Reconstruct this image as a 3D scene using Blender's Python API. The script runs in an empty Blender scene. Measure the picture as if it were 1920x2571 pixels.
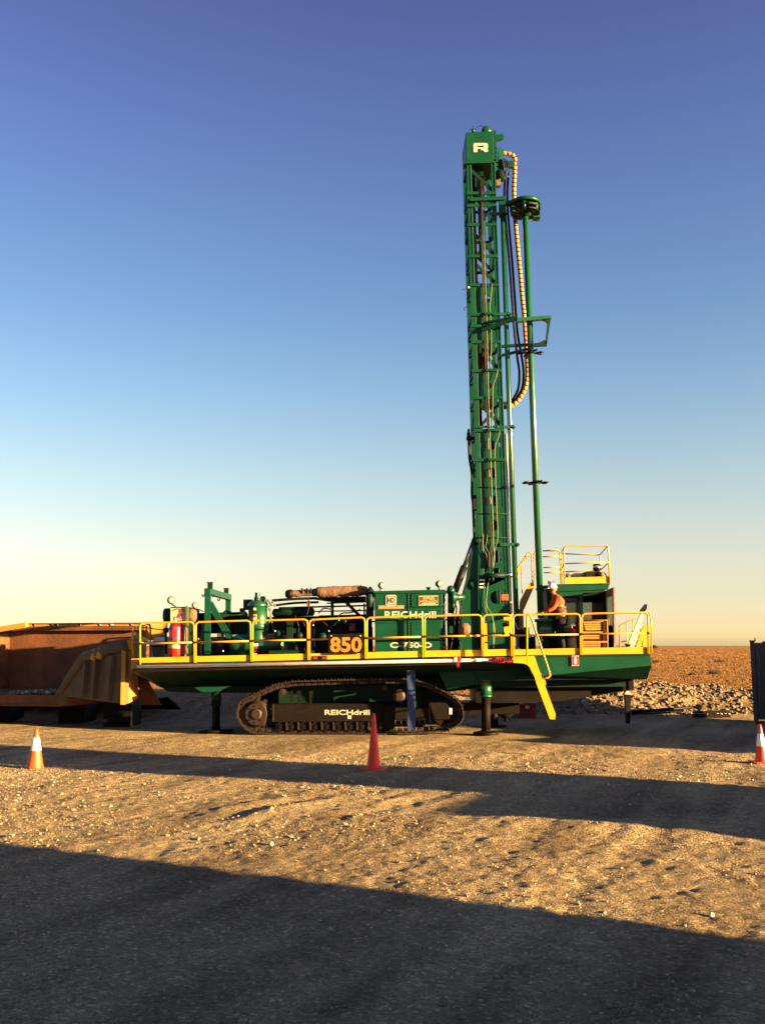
import bpy, bmesh, math, random
import numpy as np
from mathutils import Vector, Matrix
random.seed(7)
rng = np.random.default_rng(7)
R = math.radians
scn = bpy.context.scene
col = scn.collection

# ------------------------------------------------------------------ camera
CAM_H = 2.25
FPX = 2424.0
PITCH = math.atan(335.0 / FPX)
cam_d = bpy.data.cameras.new('camera')
cam = bpy.data.objects.new('camera', cam_d)
col.objects.link(cam)
cam.location = (0, 0, CAM_H)
cam.rotation_euler = (math.pi / 2 + PITCH, 0, 0)
cam_d.sensor_fit = 'VERTICAL'
cam_d.sensor_height = 36.0
cam_d.lens = 36.0 * FPX / 2571.0
cam_d.clip_start = 0.1
cam_d.clip_end = 20000
scn.camera = cam

# ------------------------------------------------------------------ light
SUN_AZ = R(23)          # from +X towards -Y
SUN_EL = R(8.0)
to_sun = Vector((math.cos(SUN_AZ) * math.cos(SUN_EL), -math.sin(SUN_AZ) * math.cos(SUN_EL), math.sin(SUN_EL)))
sun_d = bpy.data.lights.new('sun', 'SUN')
sun_d.energy = 5.0
sun_d.angle = R(0.5)
sun_d.color = (1.0, 0.62, 0.26)
sun = bpy.data.objects.new('sun', sun_d)
col.objects.link(sun)
sun.location = (30, -12, 12)
sun.rotation_euler = (-to_sun).to_track_quat('-Z', 'Y').to_euler()

world = bpy.data.worlds.new('World')
scn.world = world
world.use_nodes = True
wn = world.node_tree
for n in list(wn.nodes):
    wn.nodes.remove(n)
wo = wn.nodes.new('ShaderNodeOutputWorld')
bg = wn.nodes.new('ShaderNodeBackground')
sky = wn.nodes.new('ShaderNodeTexSky')
sky.sky_type = 'NISHITA'
sky.sun_disc = False
sky.sun_elevation = SUN_EL
sky.sun_rotation = math.atan2(to_sun.x, to_sun.y)
sky.altitude = 100
sky.air_density = 1.0
sky.dust_density = 1.0
sky.ozone_density = 3.0
bg.inputs['Strength'].default_value = 0.0895
# the evening air warms and brightens the sky towards the horizon all round
tcw = wn.nodes.new('ShaderNodeTexCoord')
sepw = wn.nodes.new('ShaderNodeSeparateXYZ')
wn.links.new(tcw.outputs['Generated'], sepw.inputs[0])
rmp = wn.nodes.new('ShaderNodeValToRGB')
STOPS = [(0.0083, (0.9463, 0.764, 0.6426)),
         (0.0246, (0.7482, 0.5811, 0.5394)),
         (0.0491, (0.636, 0.4764, 0.4156)),
         (0.0695, (0.6679, 0.4534, 0.3736)),
         (0.1105, (0.6784, 0.4451, 0.3456)),
         (0.1717, (0.6235, 0.447, 0.3482)),
         (0.2518, (0.5003, 0.4159, 0.3691)),
         (0.3288, (0.4188, 0.3631, 0.3689)),
         (0.4013, (0.3822, 0.3258, 0.36)),
         (0.4999, (0.3496, 0.2658, 0.3424)),
         (0.5798, (0.328, 0.2155, 0.3004)),
         (1.0, (0.24, 0.21, 0.34))]
while len(rmp.color_ramp.elements) < len(STOPS):
    rmp.color_ramp.elements.new(0.99)
for k, (p_, c_) in enumerate(STOPS):
    rmp.color_ramp.elements[k].position = p_
    rmp.color_ramp.elements[k].color = (*c_, 1)
wn.links.new(sepw.outputs['Z'], rmp.inputs['Fac'])
mxw = wn.nodes.new('ShaderNodeMix')
mxw.data_type = 'RGBA'
mxw.blend_type = 'MULTIPLY'
mxw.inputs['Factor'].default_value = 1.0
wn.links.new(sky.outputs['Color'], mxw.inputs['A'])
wn.links.new(rmp.outputs['Color'], mxw.inputs['B'])
wn.links.new(mxw.outputs['Result'], bg.inputs['Color'])
wn.links.new(bg.outputs['Background'], wo.inputs['Surface'])

vs = scn.view_settings
vs.view_transform = 'Standard'
vs.look = 'None'
vs.gamma = 1.0
vs.use_curve_mapping = False
vs.exposure = 3.10

# ------------------------------------------------------------------ helpers
cp, sp = math.cos(PITCH), math.sin(PITCH)


def at(px, py, Y):
    """world point that lies at distance Y on the sight line of a photograph position"""
    dx = (px - 960.0) / FPX
    dy = (1285.5 - py) / FPX
    d = Vector((dx, cp - dy * sp, sp + dy * cp))
    t = Y / d.y
    return Vector((d.x * t, Y, CAM_H + d.z * t))


def ground_at(px, py, z=0.0):
    dx = (px - 960.0) / FPX
    dy = (1285.5 - py) / FPX
    d = Vector((dx, cp - dy * sp, sp + dy * cp))
    t = (z - CAM_H) / d.z
    return Vector((d.x * t, d.y * t, z))


RIG_Y = 26.0
RIG_M = Matrix.Translation((0.2, RIG_Y, 0)) @ Matrix.Rotation(R(-0.95), 4, 'Y')
RIG_I = RIG_M.inverted()


def U(px, py, Y):
    """the same point in the drill rig's own frame"""
    return RIG_I @ at(px, py, Y)


def tag(o, label=None, cat=None, group=None, kind=None):
    if label:
        o['label'] = label
    if cat:
        o['category'] = cat
    if group:
        o['group'] = group
    if kind:
        o['kind'] = kind
    return o


def empty(name, loc=(0, 0, 0), parent=None):
    o = bpy.data.objects.new(name, None)
    o.empty_display_size = 0.3
    o.location = loc
    col.objects.link(o)
    if parent:
        o.parent = parent
    return o


JOINED = {'foliage', 'crown', 'track_shoe', 'track_chain', 'grip_dots', 'seam_bolts', 'riser_holes', 'corrugation'}


class MB:
    """collects geometry for one mesh object"""

    def __init__(self):
        self.v, self.f, self.s, self.m = [], [], [], []

    def add(self, verts, faces, smooth=False, mi=0):
        b = len(self.v)
        self.v += [tuple(v) for v in verts]
        for f in faces:
            self.f.append([i + b for i in f])
            self.s.append(smooth)
            self.m.append(mi)
        return self

    def box(self, lo, hi, mi=0):
        x0, y0, z0 = lo
        x1, y1, z1 = hi
        if x0 > x1: x0, x1 = x1, x0
        if y0 > y1: y0, y1 = y1, y0
        if z0 > z1: z0, z1 = z1, z0
        vs_ = [(x0, y0, z0), (x1, y0, z0), (x1, y1, z0), (x0, y1, z0), (x0, y0, z1), (x1, y0, z1), (x1, y1, z1), (x0, y1, z1)]
        return self.add(vs_, [[3, 2, 1, 0], [4, 5, 6, 7], [0, 1, 5, 4], [1, 2, 6, 5], [2, 3, 7, 6], [3, 0, 4, 7]], False, mi)

    def beam(self, p, q, w, h, up=(0, 1, 0), mi=0):
        """rectangular bar from p to q; w across, h along up"""
        p, q = Vector(p), Vector(q)
        d = (q - p).normalized()
        u = Vector(up)
        u = (u - d * u.dot(d)).normalized()
        s = d.cross(u)
        vs_ = []
        for c in (p, q):
            for a, b in ((-1, -1), (1, -1), (1, 1), (-1, 1)):
                vs_.append(c + s * (a * w / 2) + u * (b * h / 2))
        return self.add(vs_, [[3, 2, 1, 0], [4, 5, 6, 7], [0, 1, 5, 4], [1, 2, 6, 5], [2, 3, 7, 6], [3, 0, 4, 7]], False, mi)

    def prism(self, pts, dvec, mi=0):
        """flat polygon pushed along dvec"""
        d = Vector(dvec)
        n = len(pts)
        vs_ = [Vector(p) for p in pts] + [Vector(p) + d for p in pts]
        nrm = Vector((0, 0, 0))
        for i in range(n):
            nrm += Vector(pts[i]).cross(Vector(pts[(i + 1) % n]))
        fl = nrm.dot(d) > 0
        fs = [list(range(n)), list(range(2 * n - 1, n - 1, -1))]
        for i in range(n):
            j = (i + 1) % n
            fs.append([i, i + n, j + n, j])
        if fl:
            fs = [f[::-1] for f in fs]
        return self.add(vs_, fs, False, mi)

    def tube(self, pts, r, seg=8, caps=True, smooth=True, mi=0, mis=None):
        pts = [Vector(p) for p in pts]
        n = len(pts)
        rs = r if isinstance(r, (list, tuple)) else [r] * n
        t0 = (pts[1] - pts[0]).normalized()
        a = Vector((0, 1, 0)) if abs(t0.y) < 0.9 else Vector((1, 0, 0))
        u = (a - t0 * a.dot(t0)).normalized()
        vs_ = []
        for i in range(n):
            if i == 0:
                t = t0
            elif i == n - 1:
                t = (pts[i] - pts[i - 1]).normalized()
            else:
                t = ((pts[i + 1] - pts[i]).normalized() + (pts[i] - pts[i - 1]).normalized())
                t = t.normalized() if t.length > 1e-6 else t0
            u = (u - t * u.dot(t))
            u = u.normalized() if u.length > 1e-6 else Vector((0, 0, 1))
            w = t.cross(u)
            for k in range(seg):
                an = 2 * math.pi * k / seg
                vs_.append(pts[i] + (u * math.cos(an) + w * math.sin(an)) * rs[i])
        b = len(self.v)
        self.v += [tuple(v) for v in vs_]
        for i in range(n - 1):
            for k in range(seg):
                k2 = (k + 1) % seg
                self.f.append([b + i * seg + k, b + i * seg + k2, b + (i + 1) * seg + k2, b + (i + 1) * seg + k])
                self.s.append(smooth)
                self.m.append(mis[i] if mis else mi)
        if caps:
            self.f.append([b + k for k in range(seg)][::-1]); self.s.append(False); self.m.append(mis[0] if mis else mi)
            self.f.append([b + (n - 1) * seg + k for k in range(seg)]); self.s.append(False); self.m.append(mis[-1] if mis else mi)
        return self

    def cyl(self, p, q, r, seg=16, mi=0):
        return self.tube([p, q], r, seg, True, True, mi)

    def lathe(self, c, axis, prof, seg=20, mi=0, mis=None):
        """profile of (distance along axis, radius)"""
        c, ax = Vector(c), Vector(axis).normalized()
        pts = [c + ax * d for d, _ in prof]
        # tiny nudge keeps coincident stations distinct
        for i in range(1, len(pts)):
            if (pts[i] - pts[i - 1]).length < 1e-5:
                pts[i] = pts[i - 1] + ax * 1e-4
        a = Vector((0, 1, 0)) if abs(ax.y) < 0.9 else Vector((1, 0, 0))
        u = (a - ax * a.dot(ax)).normalized()
        w = ax.cross(u)
        b = len(self.v)
        for i, (d, r) in enumerate(prof):
            for k in range(seg):
                an = 2 * math.pi * k / seg
                self.v.append(tuple(pts[i] + (u * math.cos(an) + w * math.sin(an)) * max(r, 1e-4)))
        for i in range(len(prof) - 1):
            flat = abs(prof[i][0] - prof[i + 1][0]) < 1e-4 or (i > 0 and False)
            for k in range(seg):
                k2 = (k + 1) % seg
                self.f.append([b + i * seg + k, b + i * seg + k2, b + (i + 1) * seg + k2, b + (i + 1) * seg + k])
                self.s.append(not flat)
                self.m.append(mis[i] if mis else mi)
        self.f.append([b + k for k in range(seg)][::-1]); self.s.append(False); self.m.append(mis[0] if mis else mi)
        e = b + (len(prof) - 1) * seg
        self.f.append([e + k for k in range(seg)]); self.s.append(False); self.m.append(mis[-1] if mis else mi)
        return self

    def _islands(self):
        """groups of faces: connected by vertices, then joined where their boxes meet"""
        n = len(self.v)
        par = list(range(n))

        def find(a):
            while par[a] != a:
                par[a] = par[par[a]]
                a = par[a]
            return a
        for f in self.f:
            r0 = find(f[0])
            for i in f[1:]:
                par[find(i)] = r0
        comp = {}
        for k, f in enumerate(self.f):
            comp.setdefault(find(f[0]), []).append(k)
        cs = list(comp.values())
        if len(cs) == 1:
            return cs
        bx = []
        for c in cs:
            P = np.array([self.v[i] for k in c for i in self.f[k]])
            bx.append((P.min(0) - .004, P.max(0) + .004))
        m = len(cs)
        g = list(range(m))

        def fg(a):
            while g[a] != a:
                a = g[a]
            return a
        for i in range(m):
            for j in range(i + 1, m):
                if np.all(bx[i][0] <= bx[j][1]) and np.all(bx[j][0] <= bx[i][1]):
                    g[fg(j)] = fg(i)
        out = {}
        for i in range(m):
            out.setdefault(fg(i), []).extend(cs[i])
        return list(out.values())

    def build(self, name, mats, parent=None, label=None, bevel=0.0, fix=False, joined=False):
        """one object, or one per separate piece (the first is returned)"""
        if joined or name in JOINED or len(self.v) > 12000:
            return self._build(name, mats, parent, label, bevel, fix)
        isl = self._islands()
        if len(isl) == 1:
            return self._build(name, mats, parent, label, bevel, fix)
        first = None
        for fs in isl:
            sub = MB()
            mp_ = {}
            for k in fs:
                nf = []
                for i in self.f[k]:
                    if i not in mp_:
                        mp_[i] = len(sub.v)
                        sub.v.append(self.v[i])
                    nf.append(mp_[i])
                sub.f.append(nf)
                sub.s.append(self.s[k])
                sub.m.append(self.m[k])
            o = sub._build(name, mats, parent, label, bevel, fix)
            first = first or o
        return first

    def _build(self, name, mats, parent=None, label=None, bevel=0.0, fix=False):
        me = bpy.data.meshes.new(name)
        me.from_pydata(self.v, [], self.f)
        me.polygons.foreach_set('use_smooth', self.s)
        me.polygons.foreach_set('material_index', self.m)
        if not isinstance(mats, (list, tuple)):
            mats = [mats]
        for m in mats:
            me.materials.append(m)
        me.update()
        if fix:
            bm_ = bmesh.new(); bm_.from_mesh(me)
            bmesh.ops.recalc_face_normals(bm_, faces=bm_.faces)
            bm_.to_mesh(me); bm_.free()
        o = bpy.data.objects.new(name, me)
        col.objects.link(o)
        if parent:
            o.parent = parent
        if label:
            o['label'] = label
        if bevel > 0:
            bv = o.modifiers.new('bevel', 'BEVEL')
            bv.width = bevel
            bv.segments = 2
            bv.limit_method = 'ANGLE'
            bv.angle_limit = R(40)
        return o


def smooth_path(pts, n=6):
    """Catmull-Rom through the points"""
    P = [Vector(p) for p in pts]
    P = [P[0] * 2 - P[1]] + P + [P[-1] * 2 - P[-2]]
    out = []
    for i in range(1, len(P) - 2):
        for k in range(n):
            t = k / n
            a, b, c, d = P[i - 1], P[i], P[i + 1], P[i + 2]
            out.append(0.5 * ((2 * b) + (c - a) * t + (2 * a - 5 * b + 4 * c - d) * t * t + (3 * b - a - 3 * c + d) * t ** 3))
    out.append(P[-2])
    return out


# rig-frame shapes from photograph rectangles / outlines at a distance Y
def rbox(mb, x0, y0, x1, y1, Y, depth, mi=0):
    a, b = U(x0, y0, Y), U(x1, y1, Y)
    return mb.box((a.x, a.y, a.z), (b.x, a.y + depth, b.z), mi)


def rpoly(mb, pts, Y, depth, mi=0):
    return mb.prism([U(x, y, Y) for x, y in pts], (0, depth, 0), mi)


def rpath(pts, Y, n=6):
    return smooth_path([U(p[0], p[1], p[2] if len(p) > 2 else Y) for p in pts], n)


# ------------------------------------------------------------------ materials
def new_mat(name):
    m = bpy.data.materials.new(name)
    m.use_nodes = True
    nt = m.node_tree
    bs = nt.nodes['Principled BSDF']
    return m, nt, bs


def paint(name, c, rough=0.35, metal=0.0, var=0.25, scale=3.0, dirt=0.0, dirtc=(0.16, 0.11, 0.06), bump=0.0, bscale=40.0, coat=0.0):
    if name not in ('white_paint', 'chrome', 'aluminium', 'lamp_lens', 'skin', 'pale_red'):
        c = [x * 0.72 for x in c]
    m, nt, bs = new_mat(name)
    if name in ('green_paint', 'dark_shaded_green_paint'):
        bs.inputs['Specular IOR Level'].default_value = 0.2
    if max(c) < 0.03 and metal == 0:
        bs.inputs['Specular IOR Level'].default_value = 0.12
    tc = nt.nodes.new('ShaderNodeTexCoord')
    nz = nt.nodes.new('ShaderNodeTexNoise')
    nz.inputs['Scale'].default_value = scale
    nz.inputs['Detail'].default_value = 6
    nz.inputs['Roughness'].default_value = 0.65
    nt.links.new(tc.outputs['Object'], nz.inputs['Vector'])
    rp = nt.nodes.new('ShaderNodeValToRGB')
    rp.color_ramp.elements[0].position = 0.3
    rp.color_ramp.elements[1].position = 0.7
    rp.color_ramp.elements[0].color = (*[x * (1 - var) for x in c], 1)
    rp.color_ramp.elements[1].color = (*[min(1, x * (1 + var)) for x in c], 1)
    nt.links.new(nz.outputs['Fac'], rp.inputs['Fac'])
    src = rp.outputs['Color']
    if dirt > 0:
        n2 = nt.nodes.new('ShaderNodeTexNoise')
        n2.inputs['Scale'].default_value = scale * 2.3
        n2.inputs['Detail'].default_value = 8
        n2.inputs['Roughness'].default_value = 0.75
        nt.links.new(tc.outputs['Object'], n2.inputs['Vector'])
        r2 = nt.nodes.new('ShaderNodeValToRGB')
        r2.color_ramp.elements[0].position = 0.48
        r2.color_ramp.elements[1].position = 0.72
        r2.color_ramp.elements[0].color = (0, 0, 0, 1)
        r2.color_ramp.elements[1].color = (dirt, dirt, dirt, 1)
        nt.links.new(n2.outputs['Fac'], r2.inputs['Fac'])
        mx = nt.nodes.new('ShaderNodeMix')
        mx.data_type = 'RGBA'
        nt.links.new(r2.outputs['Color'], mx.inputs['Factor'])
        nt.links.new(src, mx.inputs['A'])
        mx.inputs['B'].default_value = (*dirtc, 1)
        src = mx.outputs['Result']
    nt.links.new(src, bs.inputs['Base Color'])
    mr = nt.nodes.new('ShaderNodeMapRange')
    mr.inputs['To Min'].default_value = max(0.02, rough - 0.08)
    mr.inputs['To Max'].default_value = min(1, rough + 0.12)
    nt.links.new(nz.outputs['Fac'], mr.inputs['Value'])
    nt.links.new(mr.outputs['Result'], bs.inputs['Roughness'])
    bs.inputs['Metallic'].default_value = metal
    bs.inputs['Coat Weight'].default_value = coat
    bs.inputs['Coat Roughness'].default_value = 0.33
    if bump > 0:
        n3 = nt.nodes.new('ShaderNodeTexNoise')
        n3.inputs['Scale'].default_value = bscale
        n3.inputs['Detail'].default_value = 6
        nt.links.new(tc.outputs['Object'], n3.inputs['Vector'])
        bp = nt.nodes.new('ShaderNodeBump')
        bp.inputs['Strength'].default_value = bump
        bp.inputs['Distance'].default_value = 0.02
        nt.links.new(n3.outputs['Fac'], bp.inputs['Height'])
        nt.links.new(bp.outputs['Normal'], bs.inputs['Normal'])
    return m


M = {}
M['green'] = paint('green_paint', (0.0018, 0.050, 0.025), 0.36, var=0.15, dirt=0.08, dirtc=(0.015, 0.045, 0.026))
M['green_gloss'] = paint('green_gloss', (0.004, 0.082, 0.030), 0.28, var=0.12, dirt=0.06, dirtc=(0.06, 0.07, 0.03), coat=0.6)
M['dark_shaded_green'] = paint('dark_shaded_green_paint', (0.003, 0.022, 0.012), 0.5, var=0.3, dirt=0.2, dirtc=(0.018, 0.013, 0.009))  # dark green; shade of undersides and rear members is in the colour
M['yellow'] = paint('yellow_paint', (0.60, 0.315, 0.002), 0.4, var=0.06, dirt=0.06, dirtc=(0.30, 0.16, 0.04))
M['orange_grate'] = paint('orange_grate', (0.50, 0.20, 0.015), 0.55, var=0.2, dirt=0.2)
M['black'] = paint('black_paint', (0.006, 0.005, 0.0045), 0.5, var=0.3, dirt=0.2, dirtc=(0.022, 0.013, 0.008))
M['track_steel'] = paint('track_steel', (0.018, 0.009, 0.0045), 0.55, metal=0.3, var=0.4, scale=9, dirt=0.5, dirtc=(0.045, 0.022, 0.009), bump=0.3)
M['frame_brown'] = paint('track_frame_paint', (0.004, 0.0024, 0.0016), 0.65, var=0.3, dirt=0.35, dirtc=(0.016, 0.008, 0.004))
M['dark_chrome'] = paint('dark_chrome', (0.20, 0.20, 0.24), 0.3, metal=0.9, var=0.1)
M['chrome'] = paint('chrome', (0.75, 0.74, 0.72), 0.16, metal=1.0, var=0.05)
M['alu'] = paint('aluminium', (0.62, 0.61, 0.60), 0.38, metal=0.7, var=0.12, dirt=0.2)
M['white'] = paint('white_paint', (0.78, 0.76, 0.70), 0.5, var=0.05, dirt=0.1)
M['cream'] = paint('cream_panel', (0.60, 0.47, 0.26), 0.55, var=0.1, dirt=0.2)
M['red'] = paint('red_paint', (0.60, 0.015, 0.012), 0.28, var=0.1, dirt=0.08)
M['deep_red'] = paint('deep_red_paint', (0.22, 0.012, 0.012), 0.45, var=0.2, dirt=0.2)
M['blue'] = paint('blue_paint', (0.002, 0.028, 0.13), 0.5, var=0.2, dirt=0.15, dirtc=(0.2, 0.2, 0.25))
M['violet'] = paint('violet_band', (0.14, 0.05, 0.13), 0.4, var=0.2)
M['orange'] = paint('orange_plastic', (0.50, 0.075, 0.004), 0.5, var=0.08, dirt=0.12)
M['red_orange'] = paint('red_orange_plastic', (0.75, 0.045, 0.010), 0.4, var=0.08, dirt=0.08)
M['orange_num'] = paint('orange_print', (0.62, 0.17, 0.006), 0.5, var=0.05)
M['hose_orange'] = paint('orange_hose', (0.55, 0.21, 0.025), 0.55, var=0.15, dirt=0.15)
M['hose_brown'] = paint('brown_hose', (0.034, 0.013, 0.008), 0.5, var=0.25)
M['hose_pale'] = paint('pale_hose', (0.075, 0.098, 0.036), 0.45, var=0.2)
M['hose_green'] = paint('green_hose', (0.03, 0.16, 0.05), 0.4, var=0.2)
M['rubber'] = paint('black_rubber', (0.012, 0.011, 0.011), 0.6, var=0.3)
M['wrap'] = paint('exhaust_wrap', (0.15, 0.085, 0.045), 0.9, var=0.35, scale=12, bump=0.9, bscale=14)
M['sign_brown'] = paint('sign_brown', (0.06, 0.045, 0.025), 0.5, var=0.1)
M['tan_print'] = paint('tan_print', (0.60, 0.42, 0.18), 0.5, var=0.05)
M['lens'] = paint('lamp_lens', (0.26, 0.19, 0.13), 0.3, metal=0.2, var=0.1)
M['rust'] = paint('rusty_steel', (0.150, 0.050, 0.012), 0.8, var=0.45, scale=1.2, dirt=0.75, dirtc=(0.055, 0.018, 0.006), bump=0.35, bscale=18)
M['rust_yellow'] = paint('faded_yellow_steel', (0.55, 0.26, 0.02), 0.75, var=0.2, scale=1.0, dirt=0.45, dirtc=(0.22, 0.09, 0.015), bump=0.2, bscale=22)
M['tray_side'] = paint('dusty_tray_side', (0.105, 0.076, 0.040), 0.85, var=0.3, scale=1.1, dirt=0.6, dirtc=(0.06, 0.032, 0.013), bump=0.2, bscale=22)
M['rust_dark'] = paint('dark_rust', (0.030, 0.013, 0.007), 0.85, var=0.5, scale=2.0)
M['container'] = paint('dark_container', (0.040, 0.042, 0.050), 0.6, var=0.25, dirt=0.2, dirtc=(0.07, 0.06, 0.05))
M['shed'] = paint('shed_cladding', (0.30, 0.30, 0.29), 0.6, var=0.1)
M['rock'] = paint('pale_rock', (0.20, 0.15, 0.09), 0.9, var=0.35, scale=4, dirt=0.3, dirtc=(0.22, 0.14, 0.07), bump=0.5, bscale=20)
M['rubble'] = paint('rubble_stone', (0.185, 0.138, 0.082), 0.95, var=0.4, scale=2.0)
M['rubble_dark'] = paint('rubble_dark_stone', (0.11, 0.082, 0.055), 0.95, var=0.4, scale=2.0)
M['gravel'] = paint('gravel_stone', (0.36, 0.288, 0.168), 0.95, var=0.3, scale=2.0)
M['gravel_pale'] = paint('gravel_pale_stone', (0.40, 0.33, 0.215), 0.95, var=0.2, scale=2.0)
M['print_white'] = paint('print_white', (0.42, 0.39, 0.32), 0.5, var=0.04)
M['cone_red'] = paint('cone_red', (0.95, 0.05, 0.018), 0.6, var=0.08, dirt=0.1)
M['white_rock'] = paint('white_rock', (0.46, 0.40, 0.31), 0.9, var=0.2, scale=9, bump=0.5, bscale=25)
M['grey_rock'] = paint('grey_rock', (0.16, 0.13, 0.10), 0.9, var=0.25, scale=9, bump=0.5, bscale=25)
M['bark'] = paint('bark', (0.05, 0.035, 0.025), 0.9)
M['leaf'] = paint('dull_leaf', (0.045, 0.040, 0.016), 0.8, var=0.4, scale=2)
M['skin'] = paint('skin', (0.25, 0.075, 0.035), 0.55, var=0.1, scale=12)
M['hivis'] = paint('orange_cloth', (0.56, 0.066, 0.004), 0.85, var=0.1, scale=8, bump=0.4, bscale=12)
M['khaki'] = paint('khaki_cloth', (0.075, 0.038, 0.016), 0.9, var=0.2, scale=8, bump=0.4, bscale=12)
M['trousers'] = paint('dark_cloth', (0.018, 0.017, 0.022), 0.9, var=0.2, scale=8, bump=0.4, bscale=12)
M['tape'] = paint('reflective_tape', (0.085, 0.046, 0.016), 0.6, var=0.1)
M['hair'] = paint('grey_hair', (0.20, 0.16, 0.12), 0.8)

# dusty glass
m, nt, bs = new_mat('dusty_glass')
tr = nt.nodes.new('ShaderNodeBsdfTransparent')
tr.inputs['Color'].default_value = (0.62, 0.66, 0.62, 1)
bs.inputs['Base Color'].default_value = (0.16, 0.15, 0.12, 1)
bs.inputs['Roughness'].default_value = 0.15
mxs = nt.nodes.new('ShaderNodeMixShader')
mxs.inputs['Fac'].default_value = 0.30
nt.links.new(tr.outputs[0], mxs.inputs[1])
nt.links.new(bs.outputs[0], mxs.inputs[2])
nt.links.new(mxs.outputs[0], nt.nodes['Material Output'].inputs['Surface'])
M['glass'] = m


# ground: pale gravel that gives way to dry grass soil beyond the pad
def ground_material():
    m, nt, bs = new_mat('gravel_and_dry_grass')
    L = nt.links.new
    geo = nt.nodes.new('ShaderNodeNewGeometry')
    sep = nt.nodes.new('ShaderNodeSeparateXYZ')
    L(geo.outputs['Position'], sep.inputs[0])

    def noise(scale, detail=6, rough=0.6, dist=0.0):
        n = nt.nodes.new('ShaderNodeTexNoise')
        n.inputs['Scale'].default_value = scale
        n.inputs['Detail'].default_value = detail
        n.inputs['Roughness'].default_value = rough
        n.inputs['Distortion'].default_value = dist
        L(geo.outputs['Position'], n.inputs['Vector'])
        return n

    def ramp(fac, stops):
        r = nt.nodes.new('ShaderNodeValToRGB')
        e = r.color_ramp.elements
        while len(e) < len(stops):
            e.new(0.5)
        for k, (p, c) in enumerate(stops):
            e[k].position = p
            e[k].color = (*c, 1)
        L(fac, r.inputs['Fac'])
        return r

    def mix(fac, a, b, mode='MIX'):
        x = nt.nodes.new('ShaderNodeMix')
        x.data_type = 'RGBA'
        x.blend_type = mode
        if isinstance(fac, float):
            x.inputs['Factor'].default_value = fac
        else:
            L(fac, x.inputs['Factor'])
        L(a, x.inputs['A'])
        L(b, x.inputs['B'])
        return x.outputs['Result']

    big = noise(0.35, 5, 0.6)
    mid = noise(3.0, 6, 0.7)
    fine = noise(30.0, 6, 0.7)
    gravel = ramp(big.outputs['Fac'], [(0.25, (0.300, 0.238, 0.128)), (0.5, (0.400, 0.322, 0.178)), (0.75, (0.470, 0.380, 0.214))])
    gm = ramp(mid.outputs['Fac'], [(0.3, (0.70, 0.70, 0.70)), (0.7, (1.2, 1.18, 1.12))])
    c = mix(1.0, gravel.outputs['Color'], gm.outputs['Color'], 'MULTIPLY')
    # long faint wheel marks, some darker and damper, some dusty
    mpn = nt.nodes.new('ShaderNodeMapping')
    mpn.vector_type = 'TEXTURE'
    mpn.inputs['Rotation'].default_value = (0, 0, R(66))
    mpn.inputs['Scale'].default_value = (6.0, 0.75, 1)
    L(geo.outputs['Position'], mpn.inputs['Vector'])
    trn = nt.nodes.new('ShaderNodeTexNoise')
    trn.inputs['Scale'].default_value = 1.0
    trn.inputs['Detail'].default_value = 5
    trn.inputs['Distortion'].default_value = 0.6
    L(mpn.outputs['Vector'], trn.inputs['Vector'])
    trr = ramp(trn.outputs['Fac'], [(0.34, (0.60, 0.58, 0.58)), (0.50, (0.95, 0.95, 0.95)), (0.68, (1.25, 1.25, 1.24))])
    c = mix(1.0, c, trr.outputs['Color'], 'MULTIPLY')
    vo = nt.nodes.new('ShaderNodeTexVoronoi')
    vo.inputs['Scale'].default_value = 34.0
    L(geo.outputs['Position'], vo.inputs['Vector'])
    hs = nt.nodes.new('ShaderNodeSeparateColor')
    L(vo.outputs['Color'], hs.inputs[0])
    st = ramp(hs.outputs[0], [(0.0, (0.62, 0.60, 0.58)), (0.55, (0.92, 0.90, 0.88)), (0.86, (1.15, 1.12, 1.05)), (1.0, (1.9, 1.85, 1.75))])
    c = mix(0.85, c, st.outputs['Color'], 'MULTIPLY')
    fld_n = noise(0.10, 6, 0.65)
    fld = ramp(fld_n.outputs['Fac'], [(0.3, (0.15, 0.068, 0.008)), (0.55, (0.25, 0.118, 0.013)), (0.75, (0.30, 0.150, 0.018))])
    # pad edge at about Y = 33 m
    ad = nt.nodes.new('ShaderNodeMath'); ad.operation = 'MULTIPLY_ADD'
    L(mid.outputs['Fac'], ad.inputs[0]); ad.inputs[1].default_value = 3.0
    L(sep.outputs['Y'], ad.inputs[2])
    mr = nt.nodes.new('ShaderNodeMapRange')
    mr.inputs['From Min'].default_value = 34.0
    mr.inputs['From Max'].default_value = 37.0
    L(ad.outputs[0], mr.inputs['Value'])
    c = mix(mr.outputs['Result'], c, fld.outputs['Color'])
    L(c, bs.inputs['Base Color'])
    bs.inputs['Roughness'].default_value = 0.95
    bs.inputs['Specular IOR Level'].default_value = 0.2
    b1 = nt.nodes.new('ShaderNodeBump')
    b1.inputs['Strength'].default_value = 1.0
    b1.inputs['Distance'].default_value = 0.09
    L(fine.outputs['Fac'], b1.inputs['Height'])
    b2 = nt.nodes.new('ShaderNodeBump')
    b2.inputs['Strength'].default_value = 0.9
    b2.inputs['Distance'].default_value = 0.03
    b2.invert = True
    L(vo.outputs['Distance'], b2.inputs['Height'])
    L(b1.outputs['Normal'], b2.inputs['Normal'])
    L(b2.outputs['Normal'], bs.inputs['Normal'])
    return m


M['ground'] = ground_material()


# ------------------------------------------------------------------ terrain
_lat = rng.random((256, 256))


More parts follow.
